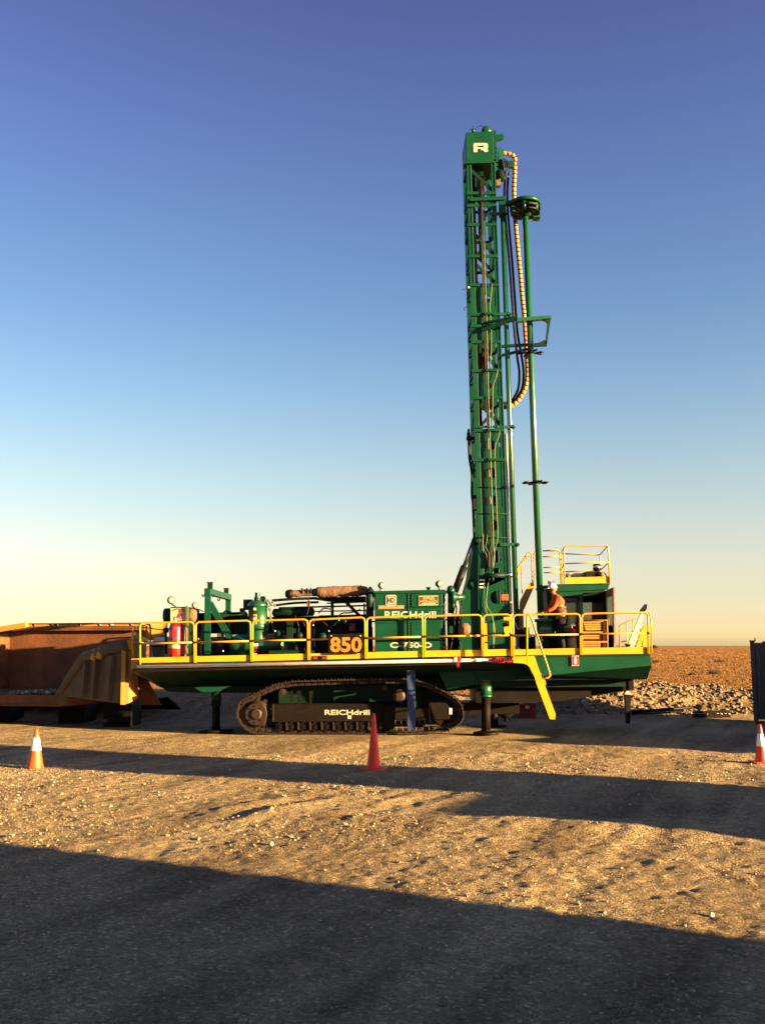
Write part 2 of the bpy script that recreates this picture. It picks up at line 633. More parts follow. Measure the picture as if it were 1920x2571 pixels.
def vnoise(x, y, s):
    x = x / s + 37.3; y = y / s + 91.7
    xi = np.floor(x).astype(int); yi = np.floor(y).astype(int)
    fx = x - xi; fy = y - yi
    fx = fx * fx * (3 - 2 * fx); fy = fy * fy * (3 - 2 * fy)
    a = _lat[xi % 256, yi % 256]; b = _lat[(xi + 1) % 256, yi % 256]
    c = _lat[xi % 256, (yi + 1) % 256]; d = _lat[(xi + 1) % 256, (yi + 1) % 256]
    return (a * (1 - fx) + b * fx) * (1 - fy) + (c * (1 - fx) + d * fx) * fy - 0.5


def gauss(x, y, cx, cy, sx, sy, rot=0.0):
    c, s = math.cos(rot), math.sin(rot)
    u = (x - cx) * c + (y - cy) * s
    v = -(x - cx) * s + (y - cy) * c
    return np.exp(-(u / sx) ** 2 - (v / sy) ** 2)


def smoothstep(a, b, t):
    t = np.clip((t - a) / (b - a), 0, 1)
    return t * t * (3 - 2 * t)


def shade_berm_h(x, y):
    """unseen low bank added right of the pad to shade the ground by the rig"""
    # centre line from (10.6,19.5) to (16.5,33)
    ax, ay, bx, by = 11.4, 20.3, 14.0, 27.0
    dx, dy = bx - ax, by - ay
    L2 = dx * dx + dy * dy
    t = np.clip(((x - ax) * dx + (y - ay) * dy) / L2, 0, 1)
    d = np.sqrt((x - ax - t * dx) ** 2 + (y - ay - t * dy) ** 2)
    return (1.3 + 0.75 * smoothstep(0.35, 0.6, t)) * np.exp(-(d / 0.95) ** 2) * (1 + 0.35 * vnoise(x, y, 1.1))


def height(x, y):
    x = np.asarray(x, float); y = np.asarray(y, float)
    pad = 1 - smoothstep(34, 40, y)
    h = 0.07 * vnoise(x, y, 3.7) * pad
    h += 0.024 * vnoise(x, y, 1.1) * pad
    h += 0.015 * vnoise(x, y, 0.42) * pad
    near = (1 - smoothstep(17, 30, y)) * pad
    h += 0.018 * vnoise(x, y, 0.16) * near
    h += 0.013 * vnoise(x, y, 0.07) * near
    # flat standing place of the rig
    flat = gauss(x, y, 0.5, 26.5, 9.5, 2.6)
    h = h * (1 - 0.85 * np.clip(flat * 1.3, 0, 1))
    # churned ridge between the two shadows, right of the middle
    h += 0.10 * gauss(x, y, 3.1, 12.1, 2.4, 0.5, -0.2)
    h += 0.06 * gauss(x, y, -1.0, 13.2, 2.6, 0.7, -0.35)
    h -= 0.07 * gauss(x, y, 4.0, 13.4, 2.5, 0.55, -0.15)
    # wheel ruts running away to the right
    for off, dep in ((0.0, 0.028), (1.7, 0.024), (4.6, 0.012), (6.1, 0.012)):
        d = (x - (-3.6 + off) - (y - 10.5) * 0.62) / 1.18
        m_ = smoothstep(8.5, 10.5, y) * (1 - smoothstep(15.0, 17.0, y)) * np.clip(0.35 + 2.2 * vnoise(x, y, 1.3), 0, 1)
        h += m_ * (-dep * np.exp(-(d / 0.16) ** 2) + 0.6 * dep * np.exp(-((np.abs(d) - 0.34) / 0.12) ** 2))
    # crossways vehicle tracks in front of the rig
    for yc, dep in ((20.9, 0.035), (19.9, 0.03), (21.9, 0.03)):
        d = y - yc + 0.33 * (x - 3)
        h += -dep * np.exp(-(d / 0.17) ** 2) + 0.5 * dep * np.exp(-((np.abs(d) - 0.3) / 0.12) ** 2)
    h += shade_berm_h(x, y)
    # spoil bank behind the rig on the right
    h += mound_h(x, y)
    h += 0.5 * vnoise(x, y, 60.0) * smoothstep(60, 160, y)
    h -= 0.0 * y
    return h


def mound_h(x, y):
    cy = 32.6 + 0.05 * (x - 8)
    prof = np.exp(-((y - cy) / 1.15) ** 2)
    along = (0.85 * smoothstep(-15, -8.5, x) * (1 - smoothstep(3, 6, x)) + smoothstep(3.5, 7.0, x)) * (1 - smoothstep(26, 34, x))  # left stretch added behind the rig to hide the lit plain
    base = 0.90 + 0.5 * vnoise(x, y, 2.3) + 0.24 * vnoise(x, y, 0.8) + 0.10 * vnoise(x, y, 0.3)
    return base * prof * along


def axis(parts):
    out = [parts[0][0]]
    for a, b, s0, s1 in parts:
        p = a
        while p < b - 1e-6:
            t = (p - a) / (b - a)
            p = min(b, p + s0 * (1 - t) + s1 * t)
            out.append(p)
    return np.array(out)


xs_r = axis([(0, 10.5, 0.034, 0.05), (10.5, 18, 0.08, 0.3), (18, 60, 0.6, 6), (60, 3000, 8, 500)])
xs = np.concatenate([-xs_r[::-1], xs_r[1:]])
ys_b = axis([(0, 60, 0.6, 8), (60, 400, 10, 100)])
ys = np.concatenate([(-ys_b[::-1] + 4.6), axis([(4.6, 18, 0.022, 0.06), (18, 28, 0.06, 0.12), (28, 36, 0.07, 0.07), (36, 90, 0.3, 3), (90, 6000, 4, 700)])[1:]])
gx, gy = np.meshgrid(xs, ys)
gz = height(gx, gy)
nv = gx.size
co = np.stack([gx.ravel(), gy.ravel(), gz.ravel()], 1).astype(np.float32)
nx, ny = len(xs), len(ys)
idx = np.arange(nv).reshape(ny, nx)
quads = np.stack([idx[:-1, :-1], idx[:-1, 1:], idx[1:, 1:], idx[1:, :-1]], -1).reshape(-1, 4)


def np_mesh(name, co, faces, mat, smooth=False, parent=None, mats_idx=None):
    me = bpy.data.meshes.new(name)
    k = faces.shape[1]
    me.vertices.add(len(co))
    me.vertices.foreach_set('co', np.ascontiguousarray(co, dtype=np.float32).ravel())
    me.loops.add(faces.size)
    me.loops.foreach_set('vertex_index', faces.astype(np.int32).ravel())
    me.polygons.add(len(faces))
    me.polygons.foreach_set('loop_start', np.arange(0, faces.size, k, dtype=np.int32))
    me.polygons.foreach_set('loop_total', np.full(len(faces), k, dtype=np.int32))
    me.polygons.foreach_set('use_smooth', np.full(len(faces), smooth))
    for mm in (mat if isinstance(mat, (list, tuple)) else [mat]):
        me.materials.append(mm)
    if mats_idx is not None:
        me.polygons.foreach_set('material_index', mats_idx.astype(np.int32))
    me.update()
    me.validate()
    o = bpy.data.objects.new(name, me)
    col.objects.link(o)
    if parent:
        o.parent = parent
    return o


ground = np_mesh('ground', co, quads, M['ground'], True)
tag(ground, kind='structure')


# --- loose stones
def ico():
    bm_ = bmesh.new()
    bmesh.ops.create_icosphere(bm_, subdivisions=1, radius=1.0)
    bm_.verts.ensure_lookup_table()
    v = np.array([x.co[:] for x in bm_.verts])
    f = np.array([[y.index for y in x.verts] for x in bm_.faces])
    bm_.free()
    return v, f


ICO_V, ICO_F = ico()


def stones(name, px, py, pz, size, mat, mats_idx=None):
    n = len(px)
    k = len(ICO_V)
    ax_ = rng.uniform(0.7, 1.25, (n, 1, 3)) * size[:, None, None]
    ax_[:, :, 2] *= 0.75
    v = ICO_V[None] * (1 + rng.uniform(-0.28, 0.28, (n, k, 1)))
    v = v * ax_
    an = rng.uniform(0, 6.28, n)
    ca, sa = np.cos(an)[:, None], np.sin(an)[:, None]
    X = v[:, :, 0] * ca - v[:, :, 1] * sa + px[:, None]
    Y = v[:, :, 0] * sa + v[:, :, 1] * ca + py[:, None]
    Z = v[:, :, 2] + pz[:, None]
    c = np.stack([X, Y, Z], -1).reshape(-1, 3)
    f = (ICO_F[None] + (np.arange(n) * k)[:, None, None]).reshape(-1, 3)
    mi = np.repeat(rng.choice(3, n, p=[0.55, 0.2, 0.25]), len(ICO_F)) if mats_idx is None else mats_idx
    return np_mesh(name, c, f, mat, False, None, mi)


STONE_M = [M['rock'], M['white_rock'], M['grey_rock']]
n = 90000
t = rng.random(n) ** 1.25
sy = 5.4 + t * 15.0
sx = rng.uniform(-0.43, 0.43, n) * sy
dens = vnoise(sx, sy, 1.9) + vnoise(sx, sy, 0.6) * 0.7
keep = rng.random(n) < np.clip(0.42 + dens * 1.7, 0.04, 1.0)
sx, sy = sx[keep], sy[keep]
sz = (0.0030 + 0.003 * rng.random(len(sx)) + rng.random(len(sx)) ** 30 * 0.018) * (0.38 + sy * 0.062)
g = stones('gravel', sx, sy, height(sx, sy) + sz * 0.15, sz, [M['gravel'], M['gravel_pale'], M['grey_rock']], np.repeat(rng.choice(3, len(sx), p=[0.87, 0.02, 0.11]), len(ICO_F)))
tag(g, kind='stuff')

# --- rubble on the spoil bank
n = 34000
bx = rng.uniform(4.2, 16.5, n)
by = rng.normal(32.2, 0.85, n)
sz = 0.012 + rng.random(n) ** 20 * 0.085
bz = height(bx, by)
keep = bz > 0.10
g = stones('rubble', bx[keep], by[keep], bz[keep] + sz[keep] * 0.2, sz[keep], [M['rubble'], M['gravel_pale'], M['rubble_dark']], np.repeat(rng.choice(3, int(keep.sum()), p=[0.66, 0.04, 0.30]), len(ICO_F)))
tag(g, kind='stuff')


# --- a few larger stones in the foreground, each a thing
def big_stone(pxx, pyy, size, mat, label):
    p = ground_at(pxx, pyy)
    z = float(height(p.x, p.y))
    v = ICO_V * (1 + rng.uniform(-0.22, 0.22, (len(ICO_V), 1))) * np.array([1.0, 0.85, 0.8]) * size
    o = np_mesh('stone', v, ICO_F, mat)
    o.location = (p.x, p.y, z + size * 0.35)
    sb = o.modifiers.new('round', 'SUBSURF'); sb.levels = 1; sb.render_levels = 1
    tag(o, label, 'stone')
    return o


big_stone(1785, 2302, 0.034, M['white_rock'], 'small bright white stone on sunlit gravel near the right edge of the foreground shadow')
big_stone(866, 2444, 0.042, M['grey_rock'], 'rounded grey stone on the shaded gravel just left of the middle of the foreground')
big_stone(1110, 2524, 0.040, M['grey_rock'], 'pale stone half sunk in the shaded gravel, nearest stone to the bottom edge')
big_stone(680, 2127, 0.045, M['white_rock'], 'cream stone on the sunlit gravel left of centre between the two shadows')
big_stone(1412, 2418, 0.034, M['grey_rock'], 'grey stone on the shaded gravel right of centre below the shadow edge')


# --- dry grass on the plain
def grass(n, y0, y1, hmin, hmax, name, mats):
    t = rng.random(n)
    Y = y0 * (y1 / y0) ** t
    X = rng.uniform(-0.1, 0.46, n) * Y
    leftpart = rng.random(n) < 0.25
    X[leftpart] = rng.uniform(-0.46, 0.0, leftpart.sum()) * Y[leftpart]
    dn = vnoise(X, Y, 5.0) + 0.6 * vnoise(X, Y, 1.7)
    k = dn > -0.34
    X, Y = X[k], Y[k]
    n = len(X)
    Z = height(X, Y)
    nb = 5
    hh = rng.uniform(hmin, hmax, (n, 1)) * rng.uniform(0.6, 1.1, (n, nb)) * (0.9 + np.minimum(Y, 300)[:, None] / 150)
    an = rng.uniform(0, 6.28, (n, nb))
    rad = rng.uniform(0.0, 0.30, (n, nb)) * (0.7 + Y[:, None] / 40)
    lean = rng.uniform(-0.35, 0.35, (n, nb, 2)) * hh[:, :, None]
    bx = X[:, None] + np.cos(an) * rad
    by = Y[:, None] + np.sin(an) * rad
    w = 0.020 * (0.6 + Y[:, None] / 32) * np.ones((1, nb))
    wa = rng.uniform(0, 3.14, (n, nb))
    v0 = np.stack([bx - np.cos(wa) * w, by - np.sin(wa) * w, np.repeat(Z[:, None], nb, 1) - 0.02], -1)
    v1 = np.stack([bx + np.cos(wa) * w, by + np.sin(wa) * w, np.repeat(Z[:, None], nb, 1) - 0.02], -1)
    v2 = np.stack([bx + lean[:, :, 0], by + lean[:, :, 1], Z[:, None] + hh], -1)
    c = np.stack([v0, v1, v2], 2).reshape(-1, 3)
    f = np.arange(len(c)).reshape(-1, 3)
    mi = np.repeat(rng.choice(len(mats), n), nb)
    o = np_mesh(name, c, f, mats, False, None, mi)
    tag(o, kind='stuff')
    return o


M['straw'] = paint('straw', (0.185, 0.088, 0.010), 0.9, var=0.3, scale=0.4)
M['straw_dark'] = paint('straw_dark', (0.150, 0.066, 0.007), 0.9, var=0.3, scale=0.4)
grass(30000, 34.4, 500, 0.03, 0.06, 'dry_grass', [M['straw'], M['straw_dark'], M['straw']])


# --- low shrubs and the far tree on the plain
def leaf_clump(mb, c, rx, ry, rz, n, s):
    for _ in range(n):
        u = rng.normal(0, 1, 3)
        u /= np.linalg.norm(u)
        q = c + Vector((u[0] * rx, u[1] * ry, abs(u[2]) * rz)) * (rng.random() ** 0.4)
        a = Vector(rng.normal(0, 1, 3)).normalized() * s
        b = Vector(rng.normal(0, 1, 3)).normalized() * s
        mb.add([q, q + a, q + b], [[0, 1, 2]])


def shrub(pxx, pyy, wpx, hpx, label):
    p = ground_at(pxx, pyy)
    k = p.y / FPX
    z = float(height(p.x, p.y))
    root = empty('shrub', (p.x, p.y, z))
    tag(root, label, 'shrub', 'dark shrubs on the plain')
    mb = MB()
    leaf_clump(mb, Vector((0, 0, 0.02)), wpx * k / 2, wpx * k / 2.5, hpx * k, 420, 0.16 * hpx * k + 0.04)
    mb.build('foliage', M['leaf'], root)
    st = MB()
    for _ in range(5):
        q = Vector((rng.uniform(-.3, .3) * wpx * k, rng.uniform(-.2, .2) * wpx * k, hpx * k * 0.6))
        st.tube([Vector((0, 0, -0.05)), q], [0.03, 0.012], 5)
    st.build('stem', M['bark'], root)


shrub(1646, 1664, 22, 6, 'low dark shrub on the golden plain just past the corner of the green hull')
shrub(1690, 1662, 18, 4, 'thin dark shrub patch on the golden plain a little right of the hull corner')
shrub(1806, 1663, 34, 6, 'widest low dark shrub on the golden plain towards the dark container')
shrub(1793, 1693, 38, 10, 'nearest dark shrub, just behind the spoil bank of pale rubble')
shrub(1737, 1696, 20, 6, 'small dark shrub behind the spoil bank, left of the nearest one')

tp = at(1641, 1622, 420.0)
tree = empty('tree', (tp.x, tp.y, float(height(tp.x, tp.y))))
tag(tree, 'tiny lone dark tree on the horizon right of the rig', 'tree')
mb = MB()
mb.tube([(0, 0, -0.2), (0.1, 0, 0.9), (0.2, 0.1, 1.6)], [0.18, 0.14, 0.08], 7)
for a in (0.4, 2.2, 4.1):
    mb.tube([(0.12, 0, 0.9), (math.cos(a) * 0.7, math.sin(a) * 0.7, 1.7)], [0.09, 0.03], 5)
mb.build('trunk', M['bark'], tree)
mb = MB()
leaf_clump(mb, Vector((0.1, 0, 1.0)), 1.1, 1.1, 1.4, 500, 0.32)
mb.build('crown', M['leaf'], tree)


# ------------------------------------------------------------------ unseen things added outside the picture to throw the long shadows
nrm_ = Vector((math.sin(SUN_AZ), math.cos(SUN_AZ), 0))
alng = Vector((math.cos(SUN_AZ), -math.sin(SUN_AZ), 0))


def caster_box(name, n0, n1, s0, s1, h, mat, label, cat, roof=0.0):
    c = nrm_ * ((n0 + n1) / 2) + alng * ((s0 + s1) / 2)
    root = empty(name, (c.x, c.y, 0))
    root.rotation_euler = (0, 0, -SUN_AZ)
    tag(root, label, cat)
    mb = MB()
    L_, W_ = (s1 - s0) / 2, (n1 - n0) / 2
    mb.box((-L_, -W_, -0.1), (L_, W_, h))
    mb.build('wall', mat, root)
    rb = MB()
    for k in range(int(2 * W_ / 0.3)):
        y = -W_ + 0.15 + k * 0.3
        rb.box((-L_ - 0.03, y, 0.1), (-L_ - 0.002, y + 0.14, h - 0.1))
    rb.build('corrugation', mat, root)
    db = MB()
    db.box((-L_ - 0.06, -W_ * 0.4, 0.0), (-L_ - 0.032, W_ * 0.2, h * 0.75))
    db.build('door', M['container'], root)
    rf = MB()
    rf.box((-L_ - 0.05, -W_, h + 0.002), (L_ + 0.05, W_, h + 0.06 + roof))
    rf.build('roof', mat, root)
    return root


caster_box('shadow_shed', -22, 7.5, 12, 30, 6.0, M['shed'], 'unseen long shed that throws the foreground shadow', 'shed')
caster_box('band_caster', 14.5, 17.3, 13, 19, 4.9, M['shed'], 'unseen block added to throw the middle shadow band', 'shadow caster')
caster_box('low_caster', 12.2, 14.7, 8.8, 12.8, 1.85, M['container'], 'unseen low block added to widen the shadow band at the right', 'container')

# unseen hopper added so that its leaning side throws the near shadow edge
hp = nrm_ * 7.0 + alng * 13.0
flare = empty('shadow_flare', (hp.x, hp.y, 0))
flare.rotation_euler = (0, 0, -SUN_AZ)
tag(flare, 'unseen hopper standing against the workshop shed', 'shadow_flare')
mb = MB()
mb.prism([Vector((-1, -1.2, .05)), Vector((-1, .45, .05)), Vector((-1, 2.55, 4.6)), Vector((-1, -1.2, 4.6))], (2.0, 0, 0))
mb.build('flare_body', M['container'], flare, fix=True)
mb = MB()
mb.box((-1.06, -1.2, 4.603), (1.06, 2.6, 4.7))
mb.build('flare_rim', M['container'], flare)
for x_ in (-.8, 0, .8):
    mb = MB()
    mb.beam((x_, .46, .1), (x_, 2.50, 4.5), .08, .06, up=(1, 0, 0))
    mb.build('flare_rib', M['container'], flare)


# ------------------------------------------------------------------ lettering
def text_mesh(name, body, mat, px_rect, Y, parent, frame_inv=RIG_I, bold=0.02, depth=0.006, rel=None):
    """raised lettering that fills a photograph rectangle at distance Y"""
    cu = bpy.data.curves.new(name, 'FONT')
    cu.body = body
    cu.offset = bold
    cu.extrude = 0.02
    cu.align_x = 'LEFT'
    cu.resolution_u = 3
    tmp = bpy.data.objects.new('tmp', cu)
    col.objects.link(tmp)
    dg = bpy.context.evaluated_depsgraph_get()
    me = bpy.data.meshes.new_from_object(tmp.evaluated_get(dg))
    bpy.data.objects.remove(tmp)
    bpy.data.curves.remove(cu)
    n = len(me.vertices)
    c = np.zeros(n * 3, np.float32)
    me.vertices.foreach_get('co', c)
    c = c.reshape(-1, 3)
    lo, hi = c.min(0), c.max(0)
    x0, y0, x1, y1 = px_rect
    ym, xm = (y0 + y1) / 2, (x0 + x1) / 2
    P = lambda a, b: (frame_inv @ at(a, b, Y)) if frame_inv else at(a, b, Y)
    A, B, T, D = P(x0, ym), P(x1, ym), P(xm, y0), P(xm, y1)
    o = np.zeros_like(c)
    u = (c[:, 0] - lo[0]) / (hi[0] - lo[0])
    w = (c[:, 1] - lo[1]) / (hi[1] - lo[1])
    o[:, 0] = A.x + u * (B.x - A.x) + (w - 0.5) * (T.x - D.x)
    o[:, 1] = A.y - (c[:, 2] - lo[2]) / max(1e-6, hi[2] - lo[2]) * depth
    o[:, 2] = D.z + w * (T.z - D.z) + (u - 0.5) * (B.z - A.z)
    me.vertices.foreach_set('co', o.ravel())
    me.materials.clear()
    me.materials.append(mat)
    me.update()
    ob = bpy.data.objects.new(name, me)
    col.objects.link(ob)
    ob.parent = parent
    return ob


# ------------------------------------------------------------------ the drill rig
rig = empty('drill_rig')
rig.matrix_world = RIG_M
tag(rig, 'green crawler drill rig with tall lattice mast, yellow railings and a black 850 plate', 'drill rig')

YF = 24.0      # front edge of the walkway
YT = 25.0      # front of the near crawler
YC = 24.27      # front of engine canopy
YM = 25.4      # front of mast
YK = 25.7      # front of cab
YB = 28.2      # far edge of the deck

# --- deck
mb = MB()
a, b = U(346, 1666, YF), U(1631, 1643, YF)
DECK_Z = (a.z + b.z) / 2
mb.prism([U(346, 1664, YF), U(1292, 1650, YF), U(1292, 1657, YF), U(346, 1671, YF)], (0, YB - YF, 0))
mb.build('deck', M['dark_shaded_green'], rig)
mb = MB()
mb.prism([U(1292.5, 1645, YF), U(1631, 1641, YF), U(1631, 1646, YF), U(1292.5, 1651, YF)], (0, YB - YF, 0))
mb.build('deck', M['dark_shaded_green'], rig)
# brown end box and end platform
mb = MB()
rbox(mb, 330, 1654, 347, 1684, YF + 0.15, 1.3)
mb.build('end_box', M['rust_yellow'], rig)

# --- bright tube along the deck edge, with a dark channel below it
mb = MB()
mb.tube([U(345, 1674, YF - 0.05), U(1288, 1655.5, YF - 0.05)], 0.042, 12)
mb.build('edge_tube', M['alu'], rig)
mb = MB()
rpoly(mb, [(332, 1679), (1288, 1660), (1288, 1665), (332, 1688)], YF + 0.03, 0.10)
mb.build('edge_channel', M['black'], rig)

# --- sloping underside, gussets and chassis
mb = MB()
p0, p1 = U(348, 1686, YF + 0.15), U(1288, 1664, YF + 0.15)
q0, q1 = U(404, 1726, YF + 2.1), U(1200, 1712, YF + 2.1)
mb.add([p0, p1, q1, q0, p0 + Vector((0, 0.04, 0.03)), p1 + Vector((0, 0.04, 0.03)), q1 + Vector((0, 0.04, 0.03)), q0 + Vector((0, 0.04, 0.03))],
       [[0, 1, 2, 3], [7, 6, 5, 4], [0, 4, 5, 1], [1, 5, 6, 2], [2, 6, 7, 3], [3, 7, 4, 0]])
mb.build('underside_panel', M['dark_shaded_green'], rig)
mb = MB()
# closing end of the overhang at the left
mb.add([U(334, 1688, YF + 0.15), U(348, 1688, YF + 0.15), U(405, 1727, YF + 2.1), U(405, 1727, YB - 1), U(350, 1686, YB)], [[0, 1, 2], [0, 2, 3, 4]])
mb.build('end_gusset', M['dark_shaded_green'], rig)
for gx in (300 + 490 * .218, 300 + 990 * .218, 627, 680, 740, 805, 868, 935):
    mb = MB()
    t = (gx - 404) / 796
    zt = 1686 - 22 * (gx - 348) / 940
    zb = 1726 - 14 * t
    A = U(gx - 16, zt + 2, YF + 0.2); B = U(gx, zb, YF + 0.92); C_ = U(gx + 1.5, zb - 12, YF + 0.92); D = U(gx - 14, zt + 1, YF + 0.2)
    A2 = A + Vector((0.02, 0, -0.03)); B2 = U(gx, zb, YF + 0.78); 
    mb.prism([U(gx - 16, zt + 3, YF + .25), U(gx - 4, zb - 9, YF + 1.5), U(gx - 1, zb - 1, YF + 1.72), U(gx, zb - 1, YF + 2.05), U(gx - 1, zb - 14, YF + 1.9)], (0.02, 0.0, 0.0))
    mb.build('gusset', M['dark_shaded_green'], rig, fix=True)
mb = MB()
rpoly(mb, [(404, 1724), (1205, 1709), (1240, 1714), (1240, 1722), (1120, 1738), (500, 1740), (420, 1736)], YF + 2.12, 1.9)
mb.build('chassis_beam', M['dark_shaded_green'], rig)
mb = MB()
rbox(mb, 640, 1738, 1110, 1806, 26.1, 0.9)
rbox(mb, 700, 1722, 1060, 1760, 25.75, 1.6)
mb.build('undercarriage', M['dark_shaded_green'], rig)
mb = MB()
rbox(mb, 1236, 1765, 1304, 1792, 26.3, 0.7)
rbox(mb, 1110, 1765, 1236, 1794, 26.2, 1.2)
mb.lathe(U(1268, 1790, 26.6), (0, 0, -1), [(0, .26), (.1, .16), (.16, .06), (.24, .05)], 12)
mb.build('hydraulic_block', M['black'], rig)

# --- long green hull on the right
mb = MB()
rpoly(mb, [(1290, 1650), (1631, 1642.5), (1635, 1671), (1381, 1695), (1345, 1700)], YF + 0.02, 0.05)
mb.build('hull_panel', M['green'], rig)
mb = MB()
a0, a1, a2 = U(1635, 1671, YF + 0.02), U(1381, 1695, YF + 0.02), U(1300, 1700, YF + 0.02)
b0, b1, b2 = U(1623, 1706, YF + 0.7), U(1381, 1704, YF + 0.7), U(1300, 1706, YF + 0.7)
mb.add([a0, a1, a2, b2, b1, b0], [[5, 4, 1, 0], [4, 3, 2, 1]])
up = U(1631, 1642.5, YF + 0.07)
mb.add([a0, b0, b0 + Vector((0, YB - YF - 0.7, 0)), U(1631, 1642.5, YF + 0.02) + Vector((0, YB - YF, 0)), up], [[0, 1, 2, 3, 4]])
mb.build('hull_underside', M['dark_shaded_green'], rig)
mb = MB()
rpoly(mb, [(1090, 1662), (1345, 1656), (1345, 1702), (1234, 1713), (1200, 1718), (1122, 1731)], YF + 0.95, 0.06)
mb.build('hull_side', M['green'], rig)
mb = MB()
rpoly(mb, [(1196, 1710), (1587, 1705), (1590, 1722), (1560, 1724), (1196, 1726)], YF + 1.1, 2.6)
mb.build('rear_beam', M['dark_shaded_green'], rig)
mb = MB()
rpoly(mb, [(1196, 1726.5), (1560, 1724.5), (1590, 1722.5), (1586, 1733), (1408, 1760), (1300, 1765), (1196, 1765)], YF + 1.45, 2.0)
mb.build('shaded_belly', M['black'], rig)  # black puts the shade of the downward-facing underside into the colour
mb = MB()
rbox(mb, 1577, 1708, 1591, 1733, YF + 1.07, .3)
mb.build('beam_end', M['frame_brown'], rig)
# emergency sign on the hull
mb = MB(); rbox(mb, 1434.5, 1646.5, 1452.5, 1671.5, YF - 0.012, 0.01)
sg = mb.build('fire_sign', M['red'], rig)
mb = MB()
for r_ in ((1434.5, 1646.5, 1452.5, 1648), (1434.5, 1670, 1452.5, 1671.5), (1434.5, 1648, 1436, 1670), (1451, 1648, 1452.5, 1670)):
    rbox(mb, *r_, YF - 0.018, 0.005)
mb.build('sign_border', paint('pale_red', (0.75, 0.30, 0.25), 0.5), sg)
mb = MB()
rpoly(mb, [(1440.5, 1667), (1440.5, 1655), (1442, 1652.5), (1442.5, 1650), (1445, 1650), (1445.5, 1652.5), (1447, 1655), (1447, 1667)], YF - 0.018, 0.005)
mb.build('sign_symbol', M['white'], sg)


# --- railings in sections
def rail_section(x0, x1, yt0, yt1, yb0, yb1, Y, parent, toe=True, midf=0.5, toeh=16, rad=0.024, toe_y=0.03):
    """inverted U of pipe with a mid rail and a toe board"""
    mb = MB()
    c = 10
    lean0 = (yb0 - yt0) * 0.006
    pts = [U(x0, yb0, Y), U(x0, yt0 + c, Y), U(x0 + 1.5, yt0 + 3.5, Y), U(x0 + c * 0.8, yt0, Y), U(x1 - c * 0.8, yt1, Y), U(x1 - 1.5, yt1 + 3.5, Y), U(x1, yt1 + c, Y), U(x1 + 1, yb1, Y)]
    mb.tube(pts, rad, 8)
    o = mb.build('handrail', M['yellow'], parent)
    mb = MB()
    mb.cyl(U(x0, yt0 + (yb0 - yt0) * midf, Y), U(x1, yt1 + (yb1 - yt1) * midf, Y), rad * 0.9, 8)
    mb.build('mid_rail', M['yellow'], o)
    # clamps where the mid rail meets the posts
    mb = MB()
    for xx, yy in ((x0, yt0 + (yb0 - yt0) * midf), (x1, yt1 + (yb1 - yt1) * midf)):
        p = U(xx, yy, Y)
        mb.tube([p - Vector((0, 0, .03)), p + Vector((0, 0, .03))], rad * 1.5, 8)
    mb.build('clamp', M['black'], o)
    if toe:
        mb = MB()
        rpoly(mb, [(x0 + 2.5, yb0 - toeh), (x1 - 2, yb1 - toeh), (x1 - 2, yb1 - 0.5), (x0 + 2.5, yb0 - 0.5)], Y + toe_y, 0.012)
        mb.build('toe_board', M['yellow'], o)
    return o


SECT = [(352, 487, 1564, 1562, 1668, 1664), (491.5, 629, 1561.5, 1558.5, 1664, 1660.5), (634, 772, 1558, 1555.5, 1660, 1657),
        (776.5, 915.5, 1555.5, 1550.5, 1657, 1653.5), (920.5, 1060, 1550.5, 1547, 1653.5, 1650.5), (1065.5, 1208, 1546.5, 1544, 1650, 1647.5),
        (1212.5, 1282, 1543.5, 1543, 1648, 1646.5), (1287.5, 1455, 1543.5, 1541.5, 1648, 1644), (1459.5, 1626, 1540.5, 1538, 1644, 1641.5)]
front_rails = []
for s in SECT:
    front_rails.append(rail_section(*s, YF, rig, toeh=17 if s[0] > 1200 else 16))
# the same sections along the far side of the deck
for o in front_rails:
    if o is front_rails[7]:
        continue
    c = o.copy(); col.objects.link(c)
    c.location.y += YB - YF
    for ch in o.children:
        d = ch.copy(); col.objects.link(d); d.parent = c
# end rails at the left
mb = MB()
mb.tube([U(334, 1654, YF + .7), U(334, 1585, YF + .7), U(335.5, 1578, YF + .7), U(341, 1575.5, YF + .75), U(349, 1575, YF + .9)], 0.026, 8)
mb.cyl(U(334, 1614, YF + .7), U(352, 1614, YF + 1.4), 0.02, 8)
mb.build('handrail', M['yellow'], rig)
mb = MB()
p = [U(352, 1575, YF + .02), U(352.5, 1569, YF + .05), U(355, 1566, YF + .15), U(369, 1566.5, YF + 1.0), U(376, 1568, YF + 1.35), U(378, 1576, YF + 1.4), U(378, 1650, YF + 1.4)]
mb.tube(p, 0.026, 8)
mb.cyl(U(352, 1614, YF), U(378, 1614, YF + 1.4), 0.02, 8)
mb.build('handrail', M['yellow'], rig)

# latch plate on the gate section
mb = MB()
rpoly(mb, [(1264, 1549), (1279, 1549), (1279, 1547), (1286, 1545), (1286, 1575), (1279, 1590), (1268, 1594), (1265, 1583), (1265, 1574), (1278, 1573), (1278, 1558), (1264, 1557)], YF - 0.05, 0.03)
mb.build('gate_latch', M['yellow'], rig)
mb = MB()
rbox(mb, 1213, 1560, 1224, 1640, YF + 0.5, 0.12)
mb.build('gate_post', M['yellow'], rig)

